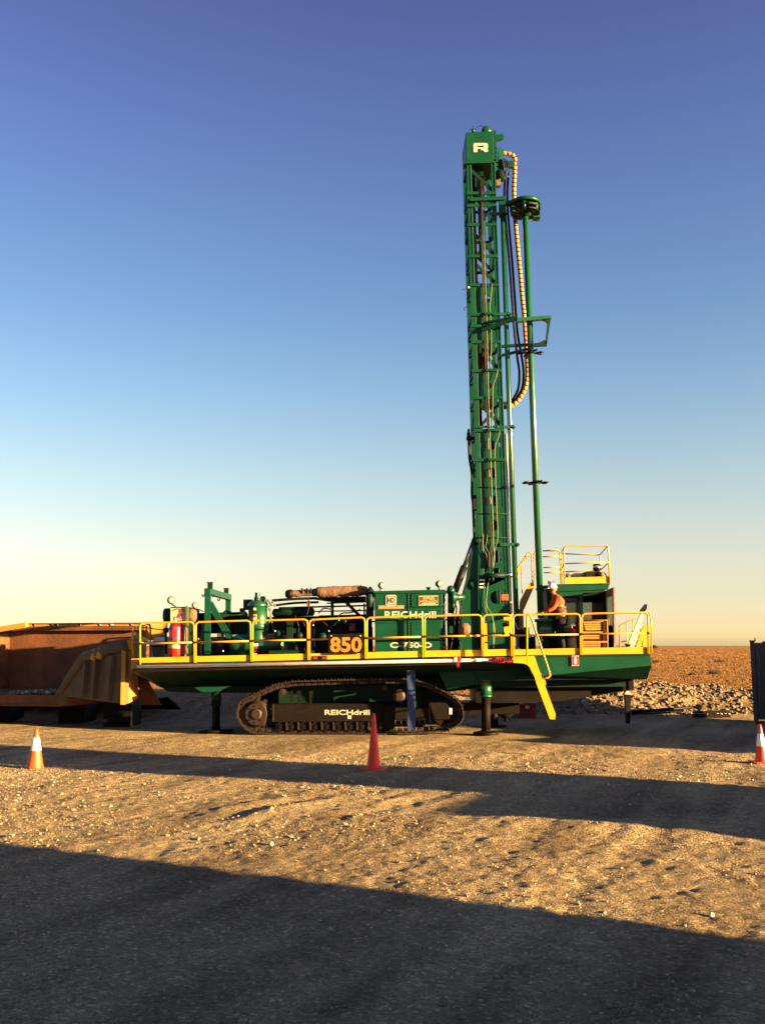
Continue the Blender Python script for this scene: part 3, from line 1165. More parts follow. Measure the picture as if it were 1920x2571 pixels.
# reflectors and small lamps along the edge
for r_, nm, mt in (((1235, 1650.5, 1266, 1664), 'tail_lamp', 'red'), ((1272, 1650.5, 1284, 1663), 'tail_lamp', 'red')):
    mb = MB(); rbox(mb, *r_, YF - 0.13, 0.04)
    o = mb.build(nm, M[mt], rig, bevel=0.008)
    mb = MB()
    w = r_[2] - r_[0]
    for k in range(3):
        rbox(mb, r_[0] + w * (0.25 + 0.2 * k), r_[1] + 4, r_[0] + w * (0.31 + 0.2 * k), r_[3] - 5, YF - 0.137, 0.006)
    mb.build('lamp_mark', M['white'], o)
mb = MB(); rbox(mb, 1147, 1650, 1157.5, 1661, YF - 0.115, 0.02); rbox(mb, 1146, 1666, 1153.5, 1676.5, YF - 0.06, 0.02)
o = mb.build('reflector', M['red'], rig)
mb = MB(); rbox(mb, 1140.5, 1650.5, 1146.7, 1661, YF - 0.115, 0.02); rbox(mb, 1148, 1670, 1152, 1672.5, YF - 0.066, 0.005)
mb.build('white_reflector', M['white'], o)
mb = MB(); rbox(mb, 785, 1647, 821, 1656.5, YF + 0.0, 0.02)
o = mb.build('marker_plate', M['black'], rig)
mb = MB(); rbox(mb, 787, 1648.5, 797, 1655, YF - 0.007, 0.006); rbox(mb, 809, 1648.5, 819, 1655, YF - 0.007, 0.006)
mb.build('marker_reflector', M['deep_red'], o)

# number plate
mb = MB()
rpoly(mb, [(824.5, 1595), (826, 1592.5), (910, 1590.5), (912, 1592.5), (912.5, 1638), (911, 1640.5), (827, 1642.5), (825, 1640)], YF - 0.06, 0.025)
o = mb.build('number_plate', M['black'], rig)
text_mesh('plate_number', '850', M['orange_num'], (829, 1599.5, 908, 1637.5), YF - 0.062, o, bold=0.03)
mb = MB()
for xx in (832, 905):
    mb.lathe(U(xx, 1596.5, YF - 0.06), (0, -1, 0), [(0, .02), (.012, .02)], 8)
mb.build('bolt', M['alu'], o)

# --- access ladder
lad = MB()
STR = [(1288, 1649), (1341, 1647), (1346, 1662), (1360, 1703), (1368, 1708), (1370, 1716), (1368, 1723), (1394, 1793), (1393, 1806), (1380, 1806), (1346, 1716), (1342, 1701), (1329, 1675), (1322, 1668.5), (1313, 1665.5), (1288, 1664)]
rpoly(lad, STR, YF - 0.62, 0.03)
ladder = lad.build('access_ladder', M['yellow'], rig)
mb = MB(); rpoly(mb, STR, YF - 0.09, 0.03)
mb.build('stringer', M['yellow'], ladder)
for k in range(5):
    t = k / 4
    mb = MB()
    x, y = 1349 + t * 33, 1690 + t * 100
    rbox(mb, x, y, x + 9, y + 3, YF - 0.58, 0.48)
    mb.build('tread', M['yellow'], ladder)
mb = MB()
rbox(mb, 1289, 1649, 1340, 1652, YF - 0.58, 0.48)
mb.build('landing', M['yellow'], ladder)
mb = MB()
pts = [(1322, 1662), (1322, 1552), (1323, 1546), (1327, 1542.5), (1330, 1545), (1333, 1552), (1379, 1690), (1380, 1696), (1376, 1701), (1361, 1703)]
mb.tube([U(x, y, YF - 0.60) for x, y in pts], 0.024, 8)
hr = mb.build('ladder_rail', M['yellow'], ladder)
mb = MB()
for k in range(46):
    t = k / 45
    x, y = 1334 + t * 44.5, 1555 + t * 134
    p = U(x, y, YF - 0.622)
    mb.box(p - Vector((.013, .004, .010)), p + Vector((.013, .004, .010)))
mb.build('grip_dots', M['black'], hr)
tag(hr.children[0], kind='stuff')

# --- hydraulic jacks
def jack(x, yt, ym, yb, w, Y, mt_top, padw):
    mb = MB()
    p, q = U(x, yt, Y), U(x, ym, Y)
    k = Y / FPX
    mb.tube([p, p.lerp(q, .06), p.lerp(q, .0601), q.lerp(p, .08), q.lerp(p, .0799), q], [w * k * 1.08, w * k * 1.08, w * k, w * k, w * k * 1.1, w * k * 1.1], 20)
    o = mb.build('jack_leg', M[mt_top], rig)
    mb = MB()
    r_ = U(x, yb, Y)
    mb.cyl(q, r_, w * k * 0.80, 16)
    mb.tube([r_ + Vector((0, 0, .14)), r_ + Vector((0, 0, .05))], [w * k * .55, w * k * .95], 14)
    mb.build('jack_ram', M['frame_brown'], o)
    mb = MB()
    mb.lathe(r_ + Vector((0, 0, -.035)), (0, 0, 1), [(0, padw * k), (.05, padw * k), (.08, padw * k * .6)], 22)
    mb.build('jack_pad', M['black'], o)
    return o


jack(1219.5, 1706, 1749, 1840, 14, 25.0, 'green_gloss', 32)
jack(543, 1732, 1772, 1833, 12, 25.7, 'dark_shaded_green', 42)
jack(1240, 1740, 1770, 1822, 12, 27.6, 'dark_shaded_green', 30)
mb = MB()
rpoly(mb, [(1180, 1670), (1232, 1666), (1236, 1712), (1205, 1714)], 24.9, 0.05)
mb.build('jack_bracket', M['green'], rig)
mb = MB()
rpoly(mb, [(488, 1726), (572, 1724), (556, 1732), (530, 1738), (508, 1738)], 24.98, 0.5)
mb.build('jack_bracket', M['green'], rig)
# tapered post under the tail
mb = MB()
rpoly(mb, [(1568, 1738), (1583, 1737), (1583, 1744), (1581, 1816), (1573, 1817)], 25.6, 0.16)
tl = mb.build('tail_post', M['frame_brown'], rig)
mb = MB()
rpoly(mb, [(1567, 1743), (1574, 1731), (1584, 1741), (1584, 1744)], 25.57, 0.2)
mb.build('post_top', M['alu'], tl)  # pale metal stands in for the sunlit top of the post
# blue post at the crawler
mb = MB()
rpoly(mb, [(1021.5, 1686), (1041.5, 1683), (1043.5, 1831), (1023.5, 1833)], 24.72, 0.14)
bl = mb.build('blue_post', M['blue'], rig)
mb = MB()
rpoly(mb, [(1021, 1683), (1041, 1680.5), (1041, 1682.8), (1021, 1685.8)], 24.71, 0.16)
mb.build('post_top', M['white'], bl)
mb = MB()
rpoly(mb, [(1018, 1669), (1062, 1667), (1052, 1680), (1030, 1682)], 24.6, 0.3)
mb.build('post_bracket', M['rust'], rig)


# --- crawlers
LOOP = [(594, 1797), (596, 1780), (600, 1765), (614, 1754), (655, 1734), (692, 1718), (736, 1710), (850, 1706), (960, 1703.5), (1031, 1703.5), (1075, 1715), (1119, 1736), (1145, 1752), (1160, 1770), (1165, 1797),
        (1160, 1812), (1147, 1825), (1120, 1836), (1060, 1842), (1000, 1844), (900, 1845.5), (800, 1847), (700, 1846), (634, 1841), (618, 1833), (603, 1818)]
crawler = empty('crawler_track', (0, 0, 0), rig)
TW = 0.62
loop = [U(x, y, YT) for x, y in LOOP]
cen = sum(loop, Vector()) / len(loop)
# even stations along the loop
lp = loop + [loop[0]]
seg = [(lp[i + 1] - lp[i]).length for i in range(len(loop))]
tot = sum(seg)
NS = 76


def station(d):
    d %= tot
    for i, s in enumerate(seg):
        if d <= s:
            return lp[i].lerp(lp[i + 1], d / s), (lp[i + 1] - lp[i]).normalized()
        d -= s
    return lp[0], (lp[1] - lp[0]).normalized()


sh_mb = MB()
pt = tot / NS
sh_mb.box((-pt * .47, 0.0, 0.0), (pt * .44, TW, 0.032))
sh_mb.box((-pt * .40, 0.0, -0.032), (-pt * .26, TW, -0.001))
sh_mb.box((pt * .10, 0.0, -0.018), (pt * .20, TW, -0.001))
shoe_me = None
ln_mb = MB()
ln_mb.tube([(-pt * .36, .0, 0), (-pt * .1, .0, 0), (pt * .2, 0, 0), (pt * .36, 0, 0)], [.03, .045, .045, .03], 6)
for k in range(NS):
    p, tdir = station(k * pt)
    p2, t2 = station(k * pt + pt * .5)
    p1, t1 = station(k * pt - pt * .5)
    tdir = (p2 - p1).normalized()
    nin = Vector((tdir.z, 0, -tdir.x))       # inward normal
    if nin.dot(cen - p) < 0:
        nin = -nin
    if shoe_me is None:
        o = sh_mb.build('track_shoe', M['track_steel'], crawler)
        shoe_me = o.data
    else:
        o = bpy.data.objects.new('track_shoe', shoe_me); col.objects.link(o); o.parent = crawler
    rot = Matrix(((tdir.x, 0, nin.x), (tdir.y, 1, nin.y), (tdir.z, 0, nin.z))).to_4x4()
    o.matrix_local = Matrix.Translation(p) @ rot
# chain links as one part
mb = MB()
for k in range(NS):
    p1, _ = station(k * pt - pt * .42); p2, _ = station(k * pt + pt * .42)
    d = (p2 - p1).normalized(); ni = Vector((d.z, 0, -d.x))
    if ni.dot(cen - p1) < 0: ni = -ni
    for yy in (.20, .36):
        o_ = Vector((0, yy, 0)) + ni * .085
        mb.beam(p1 + o_, p2 + o_, .04, .09, up=ni)
        c_ = (p1 + p2) / 2 + ni * .085 + Vector((0, yy - .03, 0))
        mb.cyl(c_, c_ + Vector((0, .02, 0)), .028, 6)
lk = mb.build('track_chain', M['track_steel'], crawler)
tag(lk, kind='stuff')
# side frame
mb = MB()
rpoly(mb, [(682, 1768), (964, 1767), (964, 1811), (682, 1813)], YT + 0.10, 0.4)
fr = mb.build('track_frame', M['frame_brown'], crawler, bevel=0.012)
text_mesh('frame_lettering', 'REICHdrill', M['print_white'], (815, 1782, 928, 1795), YT + 0.098, crawler, bold=0.028)
mb = MB(); rbox(mb, 872.5, 1796, 882, 1805, YT + 0.088, 0.01)
mb.build('frame_plate', M['alu'], crawler)
mb = MB()
rpoly(mb, [(991, 1778), (1076, 1776), (1076, 1764), (1120, 1764), (1128, 1772), (1128, 1806), (1076, 1808), (991, 1806)], YT + 0.12, 0.36)
rpoly(mb, [(964, 1772), (991, 1771), (991, 1828), (964, 1829)], YT + 0.02, 0.1)
mb.build('idler_frame', M['frame_brown'], crawler, bevel=0.012)
mb = MB(); rbox(mb, 1076, 1762, 1080, 1812, YT + 0.085, 0.03); rbox(mb, 684, 1768, 688, 1812, YT + 0.075, 0.02)
mb.build('frame_rib', M['track_steel'], crawler)
mb = MB(); rbox(mb, 1127.5, 1778, 1134.5, 1793, YT + 0.10, 0.02)
mb.build('frame_reflector', M['white'], crawler)
# wheels
k_ = YT / FPX
mb = MB()
c_ = U(643, 1793, YT + .12)
mb.lathe(c_, (0, 1, 0), [(-.06, .10), (-.05, .14), (-.02, .15), (-.02, .27), (0, .285), (0.02, .26), (0.03, .34), (.34, .34)], 28)
sp_ = mb.build('sprocket', M['track_steel'], crawler)
mb = MB()
for k in range(13):
    an = 2 * math.pi * k / 13
    d = Vector((math.cos(an), 0, math.sin(an)))
    mb.beam(c_ + d * .32 + Vector((0, .16, 0)), c_ + d * .42 + Vector((0, .16, 0)), .09, .06, up=(0, 1, 0))
mb.build('sprocket_tooth', M['track_steel'], crawler)
mb = MB()
for k in range(8):
    an = 2 * math.pi * k / 8
    d = Vector((math.cos(an) * .2, -.03, math.sin(an) * .2))
    mb.cyl(c_ + d, c_ + d + Vector((0, -.02, 0)), .02, 6)
mb.build('hub_bolt', M['track_steel'], crawler)
mb = MB()
c_ = U(1118, 1790, YT + .18)
mb.lathe(c_, (0, 1, 0), [(0, .12), (.02, .14), (.02, .30), (.0, .36), (.26, .36), (.26, .1)], 28)
mb.build('idler', M['frame_brown'], crawler)
for x, y, r_ in ((710, 1738, .085), (966, 1727, .07)):
    mb = MB()
    c_ = U(x, y, YT + .10)
    mb.lathe(c_, (0, 1, 0), [(0, r_ * .45), (.01, r_ * .5), (.01, r_), (.06, r_), (.07, r_ * .8), (.3, r_ * .8)], 18)
    mb.build('carrier_roller', M['track_steel'], crawler)
mb = MB()
c_ = U(1001, 1748, YT + .06)
mb.lathe(c_, (0, 1, 0), [(0, .09), (.01, .13), (.03, .155), (.05, .17), (.3, .17)], 24)
mb.build('drive_hub', M['track_steel'], crawler)
for x in (732, 750, 779):
    mb = MB()
    w = 8 if x == 750 else 5
    rbox(mb, x - w / 2, 1735, x + w / 2, 1768, YT + .14, .10)
    mb.build('roller_post', M['frame_brown'], crawler)
for k in range(10):
    x = 705 + k * 29.5
    if x > 985: x += 26
    mb = MB()
    c_ = U(x, 1825, YT + .10)
    mb.lathe(c_, (0, 1, 0), [(0, .06), (.02, .075), (.02, .125), (.08, .125), (.09, .10), (.3, .10)], 16)
    mb.build('track_roller', M['frame_brown'], crawler)
    mb = MB()
    rpoly(mb, [(x + 12, 1813), (x + 16, 1813), (x + 17.5, 1833), (x + 13, 1833)], YT + .06, .12)
    mb.build('roller_guard', M['track_steel'], crawler)
# the far crawler
far = crawler.copy(); col.objects.link(far); far.location.y += 2.55
for ch in list(crawler.children):
    if ch.name.startswith('frame_lettering'):
        continue
    d = ch.copy(); col.objects.link(d); d.parent = far


# --- engine canopy
can = MB()
a, b = U(939.5, 1486, YC), U(1112, 1645, YC)
can.box((a.x, a.y, b.z), (b.x, a.y + 2.6, a.z))
canopy = can.build('engine_canopy', M['dark_shaded_green'], rig)
rows = [(1488, 1525), (1528, 1563), (1566, 1609), (1612, 1644)]
colsx = [(941, 1021, 0), (1031, 1111, 0)]
for (y0, y1) in rows:
    for (x0, x1, _) in colsx:
        if y0 == 1528:
            continue
        mb = MB(); rbox(mb, x0, y0 - (x0 - 941) * .02, x1, y1 - (x0 - 941) * .02, YC - 0.03, 0.028)
        mb.build('canopy_panel', M['green'], canopy, bevel=0.01)
mb = MB(); rbox(mb, 941, 1527, 1111, 1563, YC - 0.03, 0.028)
mb.build('canopy_panel', M['green'], canopy, bevel=0.01)
mb = MB(); rbox(mb, 1022.5, 1487, 1030, 1640, YC - 0.045, 0.043)
mb.build('canopy_seam', M['green'], canopy)
mb = MB()
for y in range(1492, 1640, 7):
    if 1526 < y < 1565: continue
    p = U(1027, y, YC - .05)
    mb.box(p - Vector((.012, .004, .012)), p + Vector((.012, .004, .012)))
bo = mb.build('seam_bolts', M['hose_pale'], canopy); tag(bo, kind='stuff')
mb = MB()
rpoly(mb, [(936, 1484), (1114, 1480), (1122, 1484), (1122, 1489), (938, 1489.5)], YC - 0.06, 2.7)
mb.build('canopy_roof', M['green'], canopy)
mb = MB(); rbox(mb, 1113, 1487, 1120, 1640, YC + 0.12, 2.4)
mb.build('canopy_end', M['green'], canopy)
mb = MB()
for y in range(1494, 1636, 12):
    p = U(1116, y, YC + .1); mb.box(p - Vector((.02, .01, .03)), p + Vector((.02, .01, .03)))
mb.build('end_hinge', M['hose_pale'], canopy)
# logo plate with a double border
mb = MB(); rpoly(mb, [(968, 1497), (971, 1494), (992, 1493.4), (995, 1496.4), (995, 1517), (992, 1520), (971, 1520.5), (968, 1517.5)], YC - .048, .012)
lg = mb.build('logo_plate', M['print_white'], canopy)
mb = MB(); rbox(mb, 971, 1496.5, 992, 1517.5, YC - .053, .004)
mb.build('logo_border', M['black'], canopy)
mb = MB(); rbox(mb, 972.3, 1497.8, 990.7, 1516.2, YC - .058, .004)
mb.build('logo_field', M['print_white'], canopy)
text_mesh('logo_letters', 'HD', M['black'], (973.5, 1500.5, 989.5, 1513.5), YC - .058, canopy, bold=0.02, depth=.004)
mb = MB(); rbox(mb, 949.5, 1520.8, 1014, 1528, YC - .046, .012)
mb.build('name_strip', M['orange_num'], canopy)
text_mesh('name_letters', 'HUGHES DRILLING', M['print_white'], (951, 1521.6, 1012.5, 1527.3), YC - .046, canopy, bold=0.012, depth=.004)
mb = MB(); rpoly(mb, [(1049, 1497), (1051, 1495), (1099, 1494), (1101, 1496), (1101, 1518), (1099, 1520), (1051, 1521), (1049, 1519)], YC - .044, .012)
mb.build('dealer_plate', M['sign_brown'], canopy)
mb = MB()
for r_ in ((1050.5, 1496.3, 1099.5, 1497.3), (1050.5, 1518.2, 1099.5, 1519.2), (1050.5, 1497.3, 1051.5, 1518.2), (1098.5, 1497.3, 1099.5, 1518.2)):
    rbox(mb, *r_, YC - .050, .005)
mb.build('dealer_border', M['tan_print'], canopy)
text_mesh('dealer_letters', 'EXPRESS', M['tan_print'], (1062, 1499.5, 1090, 1505.5), YC - .048, canopy, bold=0.015, depth=.004)
text_mesh('dealer_letters', 'HYDRAULICS', M['tan_print'], (1054, 1507, 1097, 1513), YC - .048, canopy, bold=0.015, depth=.004)
mb = MB(); rbox(mb, 1058, 1514.6, 1093, 1516.6, YC - .050, .004)
mb.build('dealer_line', M['tan_print'], canopy)
text_mesh('brand_letters', 'REICHdrill', M['print_white'], (965, 1534.5, 1094, 1552), YC - .034, canopy, bold=0.03)
text_mesh('model_letters', 'C-750-D', M['print_white'], (978.5, 1612.5, 1084, 1627), YC - .034, canopy, bold=0.035)


# work lamps
def lamp(x, y, Y, yaw, stalk, r_=0.085):
    """round work lamp on a bent stalk; yaw turns the lens"""
    c = U(x, y, Y)
    d = Vector((math.cos(yaw), -math.sin(yaw), 0.02)).normalized()
    mb = MB()
    mb.lathe(c - d * .10, d, [(0, r_ * .35), (.03, r_ * .7), (.08, r_ * .98), (.13, r_), (.135, r_ * .92)], 18)
    o = mb.build('work_lamp', M['black'], rig)
    mb = MB()
    mb.lathe(c - d * .10, d, [(.136, r_ * .90), (.15, r_ * .7), (.158, r_ * .1)], 18)
    mb.build('lens', M['lens'], o)
    mb = MB()
    mb.tube([c - d * .04 - Vector((0, 0, r_ * .8)), U(*stalk, Y)], .016, 6)
    mb.build('lamp_stalk', M['black'], o)
    return o


lamp(957, 1470, YC + .2, R(55), (953, 1486))
lamp(1101, 1466, YC + .2, R(50), (1104, 1482))
lamp(430, 1507, YC + .1, R(62), (442, 1524), .10)
lamp(489, 1520, YC + .5, R(62), (492, 1530), .075)
mb = MB(); rpoly(mb, [(1069, 1474), (1081, 1474), (1079, 1478), (1078, 1484), (1073, 1484), (1072, 1479)], YC + .3, .12)
mb.build('roof_bracket', M['black'], rig)

# drum (air cleaner) left of the canopy and pulley stand to its right
mb = MB()
mb.lathe(U(929, 1507, YC + .25), (1, 0, 0), [(-.10, .20), (-.09, .28), (-.02, .30), (.05, .30), (.06, .26), (.10, .26)], 24)
rbox(mb, 918, 1530, 938, 1552, YC + .1, .35)
mb.tube([U(929, 1473, YC + .3), U(929, 1478, YC + .3), U(929, 1484, YC + .3)], [.02, .06, .10], 12)
mb.build('air_cleaner', M['dark_shaded_green'], rig)
mb = MB()
mb.lathe(U(1131, 1478, YC + .2), (0, 0, 1), [(-.12, .10), (-.06, .11), (0, .10), (.06, .07), (.08, .02)], 14)
mb.tube([U(1131, 1485, YC + .2), U(1131, 1540, YC + .2)], .075, 12)
mb.build('filter_stand', M['green'], rig)
mb = MB()
mb.lathe(U(1136, 1500, YC + .15), (1, 0, 0), [(-.05, .16), (.05, .16), (.06, .12), (.12, .08), (.30, .06)], 18)
rbox(mb, 1128, 1572, 1140, 1590, YC, .2)
mb.build('pump_body', M['green'], rig)
mb = MB()
mb.lathe(U(1164, 1580, YC + .1), (1, 0, 0), [(-.14, .08), (-.12, .15), (.10, .16), (.16, .10)], 18)
mb.build('pump_motor', M['wrap'], rig)
mb = MB()
for pts in ([(1140, 1510), (1146, 1530), (1140, 1560), (1146, 1590)], [(1148, 1490), (1142, 1520), (1136, 1545)], [(1125, 1560), (1135, 1600), (1128, 1636)], [(1150, 1500), (1156, 1530), (1150, 1570)],
            [(1120, 1600), (1135, 1585), (1150, 1600), (1158, 1640)]):
    mb.tube(rpath(pts, YC + .1), .022, 6)
mb.build('pump_hose', M['rubber'], rig)

# engine room left of the canopy
mb = MB()
rbox(mb, 795, 1575, 935, 1644, YC + .7, 1.6)
rbox(mb, 690, 1585, 800, 1644, YC + .9, 1.3)
rbox(mb, 800, 1556, 860, 1580, YC + .9, 1.2)
rbox(mb, 470, 1600, 580, 1644, YC + 1.6, .8)
rbox(mb, 672, 1549, 935, 1644, YC + 2.6, .2)  # thin dark backings added to close the bright gaps behind the engine
rbox(mb, 602, 1547, 670, 1644, YC + 2.5, .2)
rbox(mb, 472, 1546, 574, 1590, YC + 2.6, .2)
rbox(mb, 1122, 1546, 1166, 1644, YC + 2.4, .2)
rbox(mb, 700, 1552, 760, 1586, YC + 1.2, .8)
rbox(mb, 862, 1549, 930, 1574, YC + 1.0, .9)
mb.build('engine_block_backing', M['black'], rig)
mb = MB()
rbox(mb, 675, 1634, 790, 1642, YC - .2, .4)
rbox(mb, 720, 1556, 735, 1640, YC + .2, .12)
rbox(mb, 830, 1505, 838, 1570, YC + .5, .12)
rbox(mb, 912, 1515, 917, 1570, YC + .5, .12)
rpoly(mb, [(866, 1515), (876, 1513), (910, 1548), (900, 1549)], YC + .5, .1)
rpoly(mb, [(820, 1513), (935, 1509), (935, 1512), (820, 1516)], YC + .5, .1)
rpoly(mb, [(700, 1524), (930, 1518), (930, 1522), (700, 1528)], YC + .8, .08)
rpoly(mb, [(700, 1535), (930, 1531), (930, 1534), (700, 1538)], YC + 1.4, .08)
rpoly(mb, [(800, 1545), (930, 1542), (930, 1546), (800, 1549)], YC + 1.1, .08)
mb.build('engine_frame', M['dark_shaded_green'], rig)
mb = MB()
mb.lathe(U(683, 1539, YC + .9), (1, 0, 0.012), [(0, .03), (.03, .09), (.06, .11), (1.06, .11), (1.1, .06)], 18)
mb.build('coolant_pipe', M['dark_shaded_green'], rig)
mb = MB()
mb.tube(rpath([(683, 1508), (720, 1505), (760, 1503), (795, 1502)], YC + .6, 3), .035, 8)
mb.tube(rpath([(690, 1520), (740, 1514), (800, 1512)], YC + .9, 3), .03, 8)
for pts in ([(846, 1552), (858, 1540), (880, 1538), (905, 1530)], [(700, 1560), (720, 1570), (750, 1556), (790, 1562)], [(810, 1560), (830, 1575), (850, 1560), (880, 1570)],
            [(760, 1560), (775, 1600), (760, 1640)], [(740, 1545), (750, 1580), (735, 1620)], [(773, 1500), (776, 1520), (770, 1545)], [(800, 1540), (812, 1528), (835, 1530)]):
    mb.tube(rpath(pts, YC + .35), .02, 6)
mb.build('engine_hose', M['rubber'], rig)
mb = MB()
rbox(mb, 877, 1565, 891, 1584, YC + .5, .12); rbox(mb, 770, 1512, 777, 1523, YC + .4, .08)
mb.build('red_valve', M['deep_red'], rig)
mb = MB()
for (x, y, r_) in ((700, 1590, .10), (722, 1610, .08), (752, 1596, .09), (810, 1598, .10), (866, 1560, .06)):
    mb.lathe(U(x, y, YC + .4), (0, -1, 0), [(0, r_), (.10, r_), (.12, r_ * .7), (.14, r_ * .2)], 14)
rbox(mb, 775, 1575, 789, 1625, YC + .3, .2); rbox(mb, 730, 1578, 742, 1590, YC + .3, .2)
mb.build('engine_fitting', M['dark_shaded_green'], rig)
mb = MB()
for (x, y) in ((786, 1565), (825, 1580), (690, 1580), (742, 1632), (850, 1553), (905, 1590), (498, 1600), (508, 1610), (560, 1630)):
    mb.cyl(U(x, y, YC + .3), U(x + 1, y + 9, YC + .3), .018, 8)
mb.build('bright_fitting', M['chrome'], rig)
mb = MB()
mb.lathe(U(743, 1632, YC - .1), (0, 0, 1), [(-.08, .025), (0, .025), (.02, .04), (.06, .04), (.08, .02), (.13, .02)], 10)
mb.build('filler_cap', M['hose_pale'], rig)

# lagged exhaust
def lagged(x0, y0, x1, y1, rpx, Y, nseg):
    k = Y / FPX
    a, b = U(x0, y0, Y), U(x1, y1, Y)
    mb = MB()
    pts, rr = [], []
    for i in range(nseg + 1):
        t = i / nseg
        pts.append(a.lerp(b, t) + Vector((0, 0, random.uniform(-.008, .008))))
        e = min(1.0, 4 * min(t, 1 - t) + .80)
        rr.append(rpx * k * e * random.uniform(.93, 1.05))
    mb.tube(pts, rr, 18)
    return mb


o = lagged(794, 1487, 912, 1483, 14, YC + .5, 22).build('exhaust_silencer', M['wrap'], rig)
o2 = lagged(732, 1491, 786, 1487, 9, YC + .5, 14).build('exhaust_pipe', M['wrap'], rig)
mb = MB()
mb.lathe(U(733, 1491, YC + .5), (-1, 0, -.02), [(-.01, .11), (.06, .115), (.13, .10), (.17, .06)], 16)
mb.build('exhaust_elbow', M['black'], rig)
mb = MB()
mb.cyl(U(785, 1488, YC + .5), U(795, 1487, YC + .5), .10, 14)
for x in (759, 772, 781):
    mb.tube([U(x, 1490, YC + .4), U(x - 1, 1476, YC + .4)], .018, 6)
mb.build('exhaust_clamp', M['black'], rig)
mb = MB()
mb.cyl(U(911, 1483, YC + .5), U(922, 1484, YC + .5), .12, 14)
mb.build('exhaust_neck', M['wrap'], rig)
mb = MB()
rpoly(mb, [(785, 1500), (918, 1497), (918, 1510), (835, 1511), (785, 1504)], YC + .55, .3)
mb.build('exhaust_tray', M['frame_brown'], rig)

# vertical separator tank
mb = MB()
k_ = 24.9 / FPX
p, q = U(647.5, 1602, 24.9), U(647.5, 1511, 24.9)
h_ = (q - p).length
mb.lathe(p, q - p, [(-.1, .235), (0, .24), (h_ * .30, .24), (h_ * .31, .247), (h_ * .33, .247), (h_ * .34, .24), (h_ * .86, .24), (h_ * .87, .262), (h_ * .93, .262), (h_ * .94, .24), (h_ * .98, .22), (h_ + .03, .12)], 36)
sep = mb.build('separator_tank', M['green_gloss'], rig)
mb = MB()
mb.tube([U(643.5, 1512, 24.9), U(643.5, 1500, 24.9), U(643.5, 1499, 24.9), U(643.5, 1488, 24.9)], [.055, .055, .034, .034], 12)
rbox(mb, 654, 1497, 664, 1512, 24.85, .1)
mb.tube(rpath([(650, 1509), (656, 1500), (664, 1499), (668, 1509), (672, 1520)], 24.85), .016, 6)
mb.build('tank_valve', M['dark_shaded_green'], sep)
mb = MB()
mb.tube([U(652, 1512, 24.8), U(652, 1489, 24.8)], .012, 6)
for (x, y) in ((674, 1508), (678, 1514), (682, 1519), (672, 1522), (685, 1512), (677, 1530), (690, 1520)):
    p = U(x, y, 24.8)
    mb.lathe(p, (0, -1, 0), [(0, .035), (.04, .035), (.05, .02)], 8)
mb.tube(rpath([(676, 1520), (679, 1545), (674, 1570), (672, 1592)], 24.8), .014, 6)
mb.tube(rpath([(680, 1530), (682, 1560), (688, 1590)], 24.8), .014, 6)
mb.build('tank_gauge', M['hose_pale'], sep)
mb = MB()
rbox(mb, 636.5, 1526, 643, 1532, 24.62, .03); rbox(mb, 636.5, 1543, 644, 1567, 24.62, .03)
mb.build('warning_label', M['cream'], sep)
mb = MB()
rbox(mb, 637.5, 1545, 643, 1550, 24.615, .004); rbox(mb, 637.5, 1560, 643, 1566, 24.615, .004)
mb.build('label_print', M['deep_red'], sep)
# horizontal air receiver
mb = MB()
mb.lathe(U(578, 1621, 25.0), (1, 0, .012), [(-.03, .05), (.02, .17), (.08, .235), (.16, .27), (1.22, .27), (1.32, .235), (1.39, .17), (1.43, .05)], 28)
rc = mb.build('air_receiver', M['green_gloss'], rig)
mb = MB()
rpoly(mb, [(659, 1600), (668, 1594.5), (690, 1593), (700, 1596), (706, 1603), (660, 1604)], 24.70, .5)
mb.build('tank_saddle', M['wrap'], rc)
mb = MB(); rbox(mb, 634, 1616, 648, 1622, 24.71, .01); rbox(mb, 636, 1641, 645, 1644, 24.71, .01)
mb.build('tank_label', M['white'], rc)
mb = MB(); rpoly(mb, [(636, 1625), (647, 1623), (647, 1630), (643, 1637), (637, 1638)], 24.71, .01)
mb.build('tank_emblem', M['deep_red'], rc)
# box left of the separator and dark air pipe
mb = MB()
rbox(mb, 611, 1505, 632, 1530, 25.6, .4); rbox(mb, 602, 1527, 612, 1540, 25.6, .3)
mb.lathe(U(494, 1550, 25.8), (1, 0, .01), [(0, .10), (.04, .115), (1.32, .115), (1.36, .05)], 18)
rpoly(mb, [(590, 1560), (625, 1556), (625, 1604), (600, 1598), (592, 1580)], 25.9, .3)
mb.build('air_pipe', M['dark_shaded_green'], rig)
mb = MB()
mb.tube([U(575, 1576, 26.9), U(602, 1575, 26.9)], .018, 6); mb.tube([U(586, 1566, 26.9), U(586, 1596, 26.9)], .018, 6)
mb.tube([U(490, 1534, 25.2), U(500, 1530, 25.2), U(512, 1536, 25.2)], .014, 6)
mb.tube(rpath([(560, 1540), (566, 1534), (574, 1536), (578, 1542)], 25.2), .02, 6)
mb.build('small_pipe', M['rubber'], rig)
mb = MB()
p = U(552, 1636, 25.3)
mb.lathe(p, (0, 0, 1), [(0, .13), (.25, .10), (.30, .075), (.45, .075), (.50, .05), (.55, .05)], 16)
mb.build('water_bottle', M['glass'], rig)

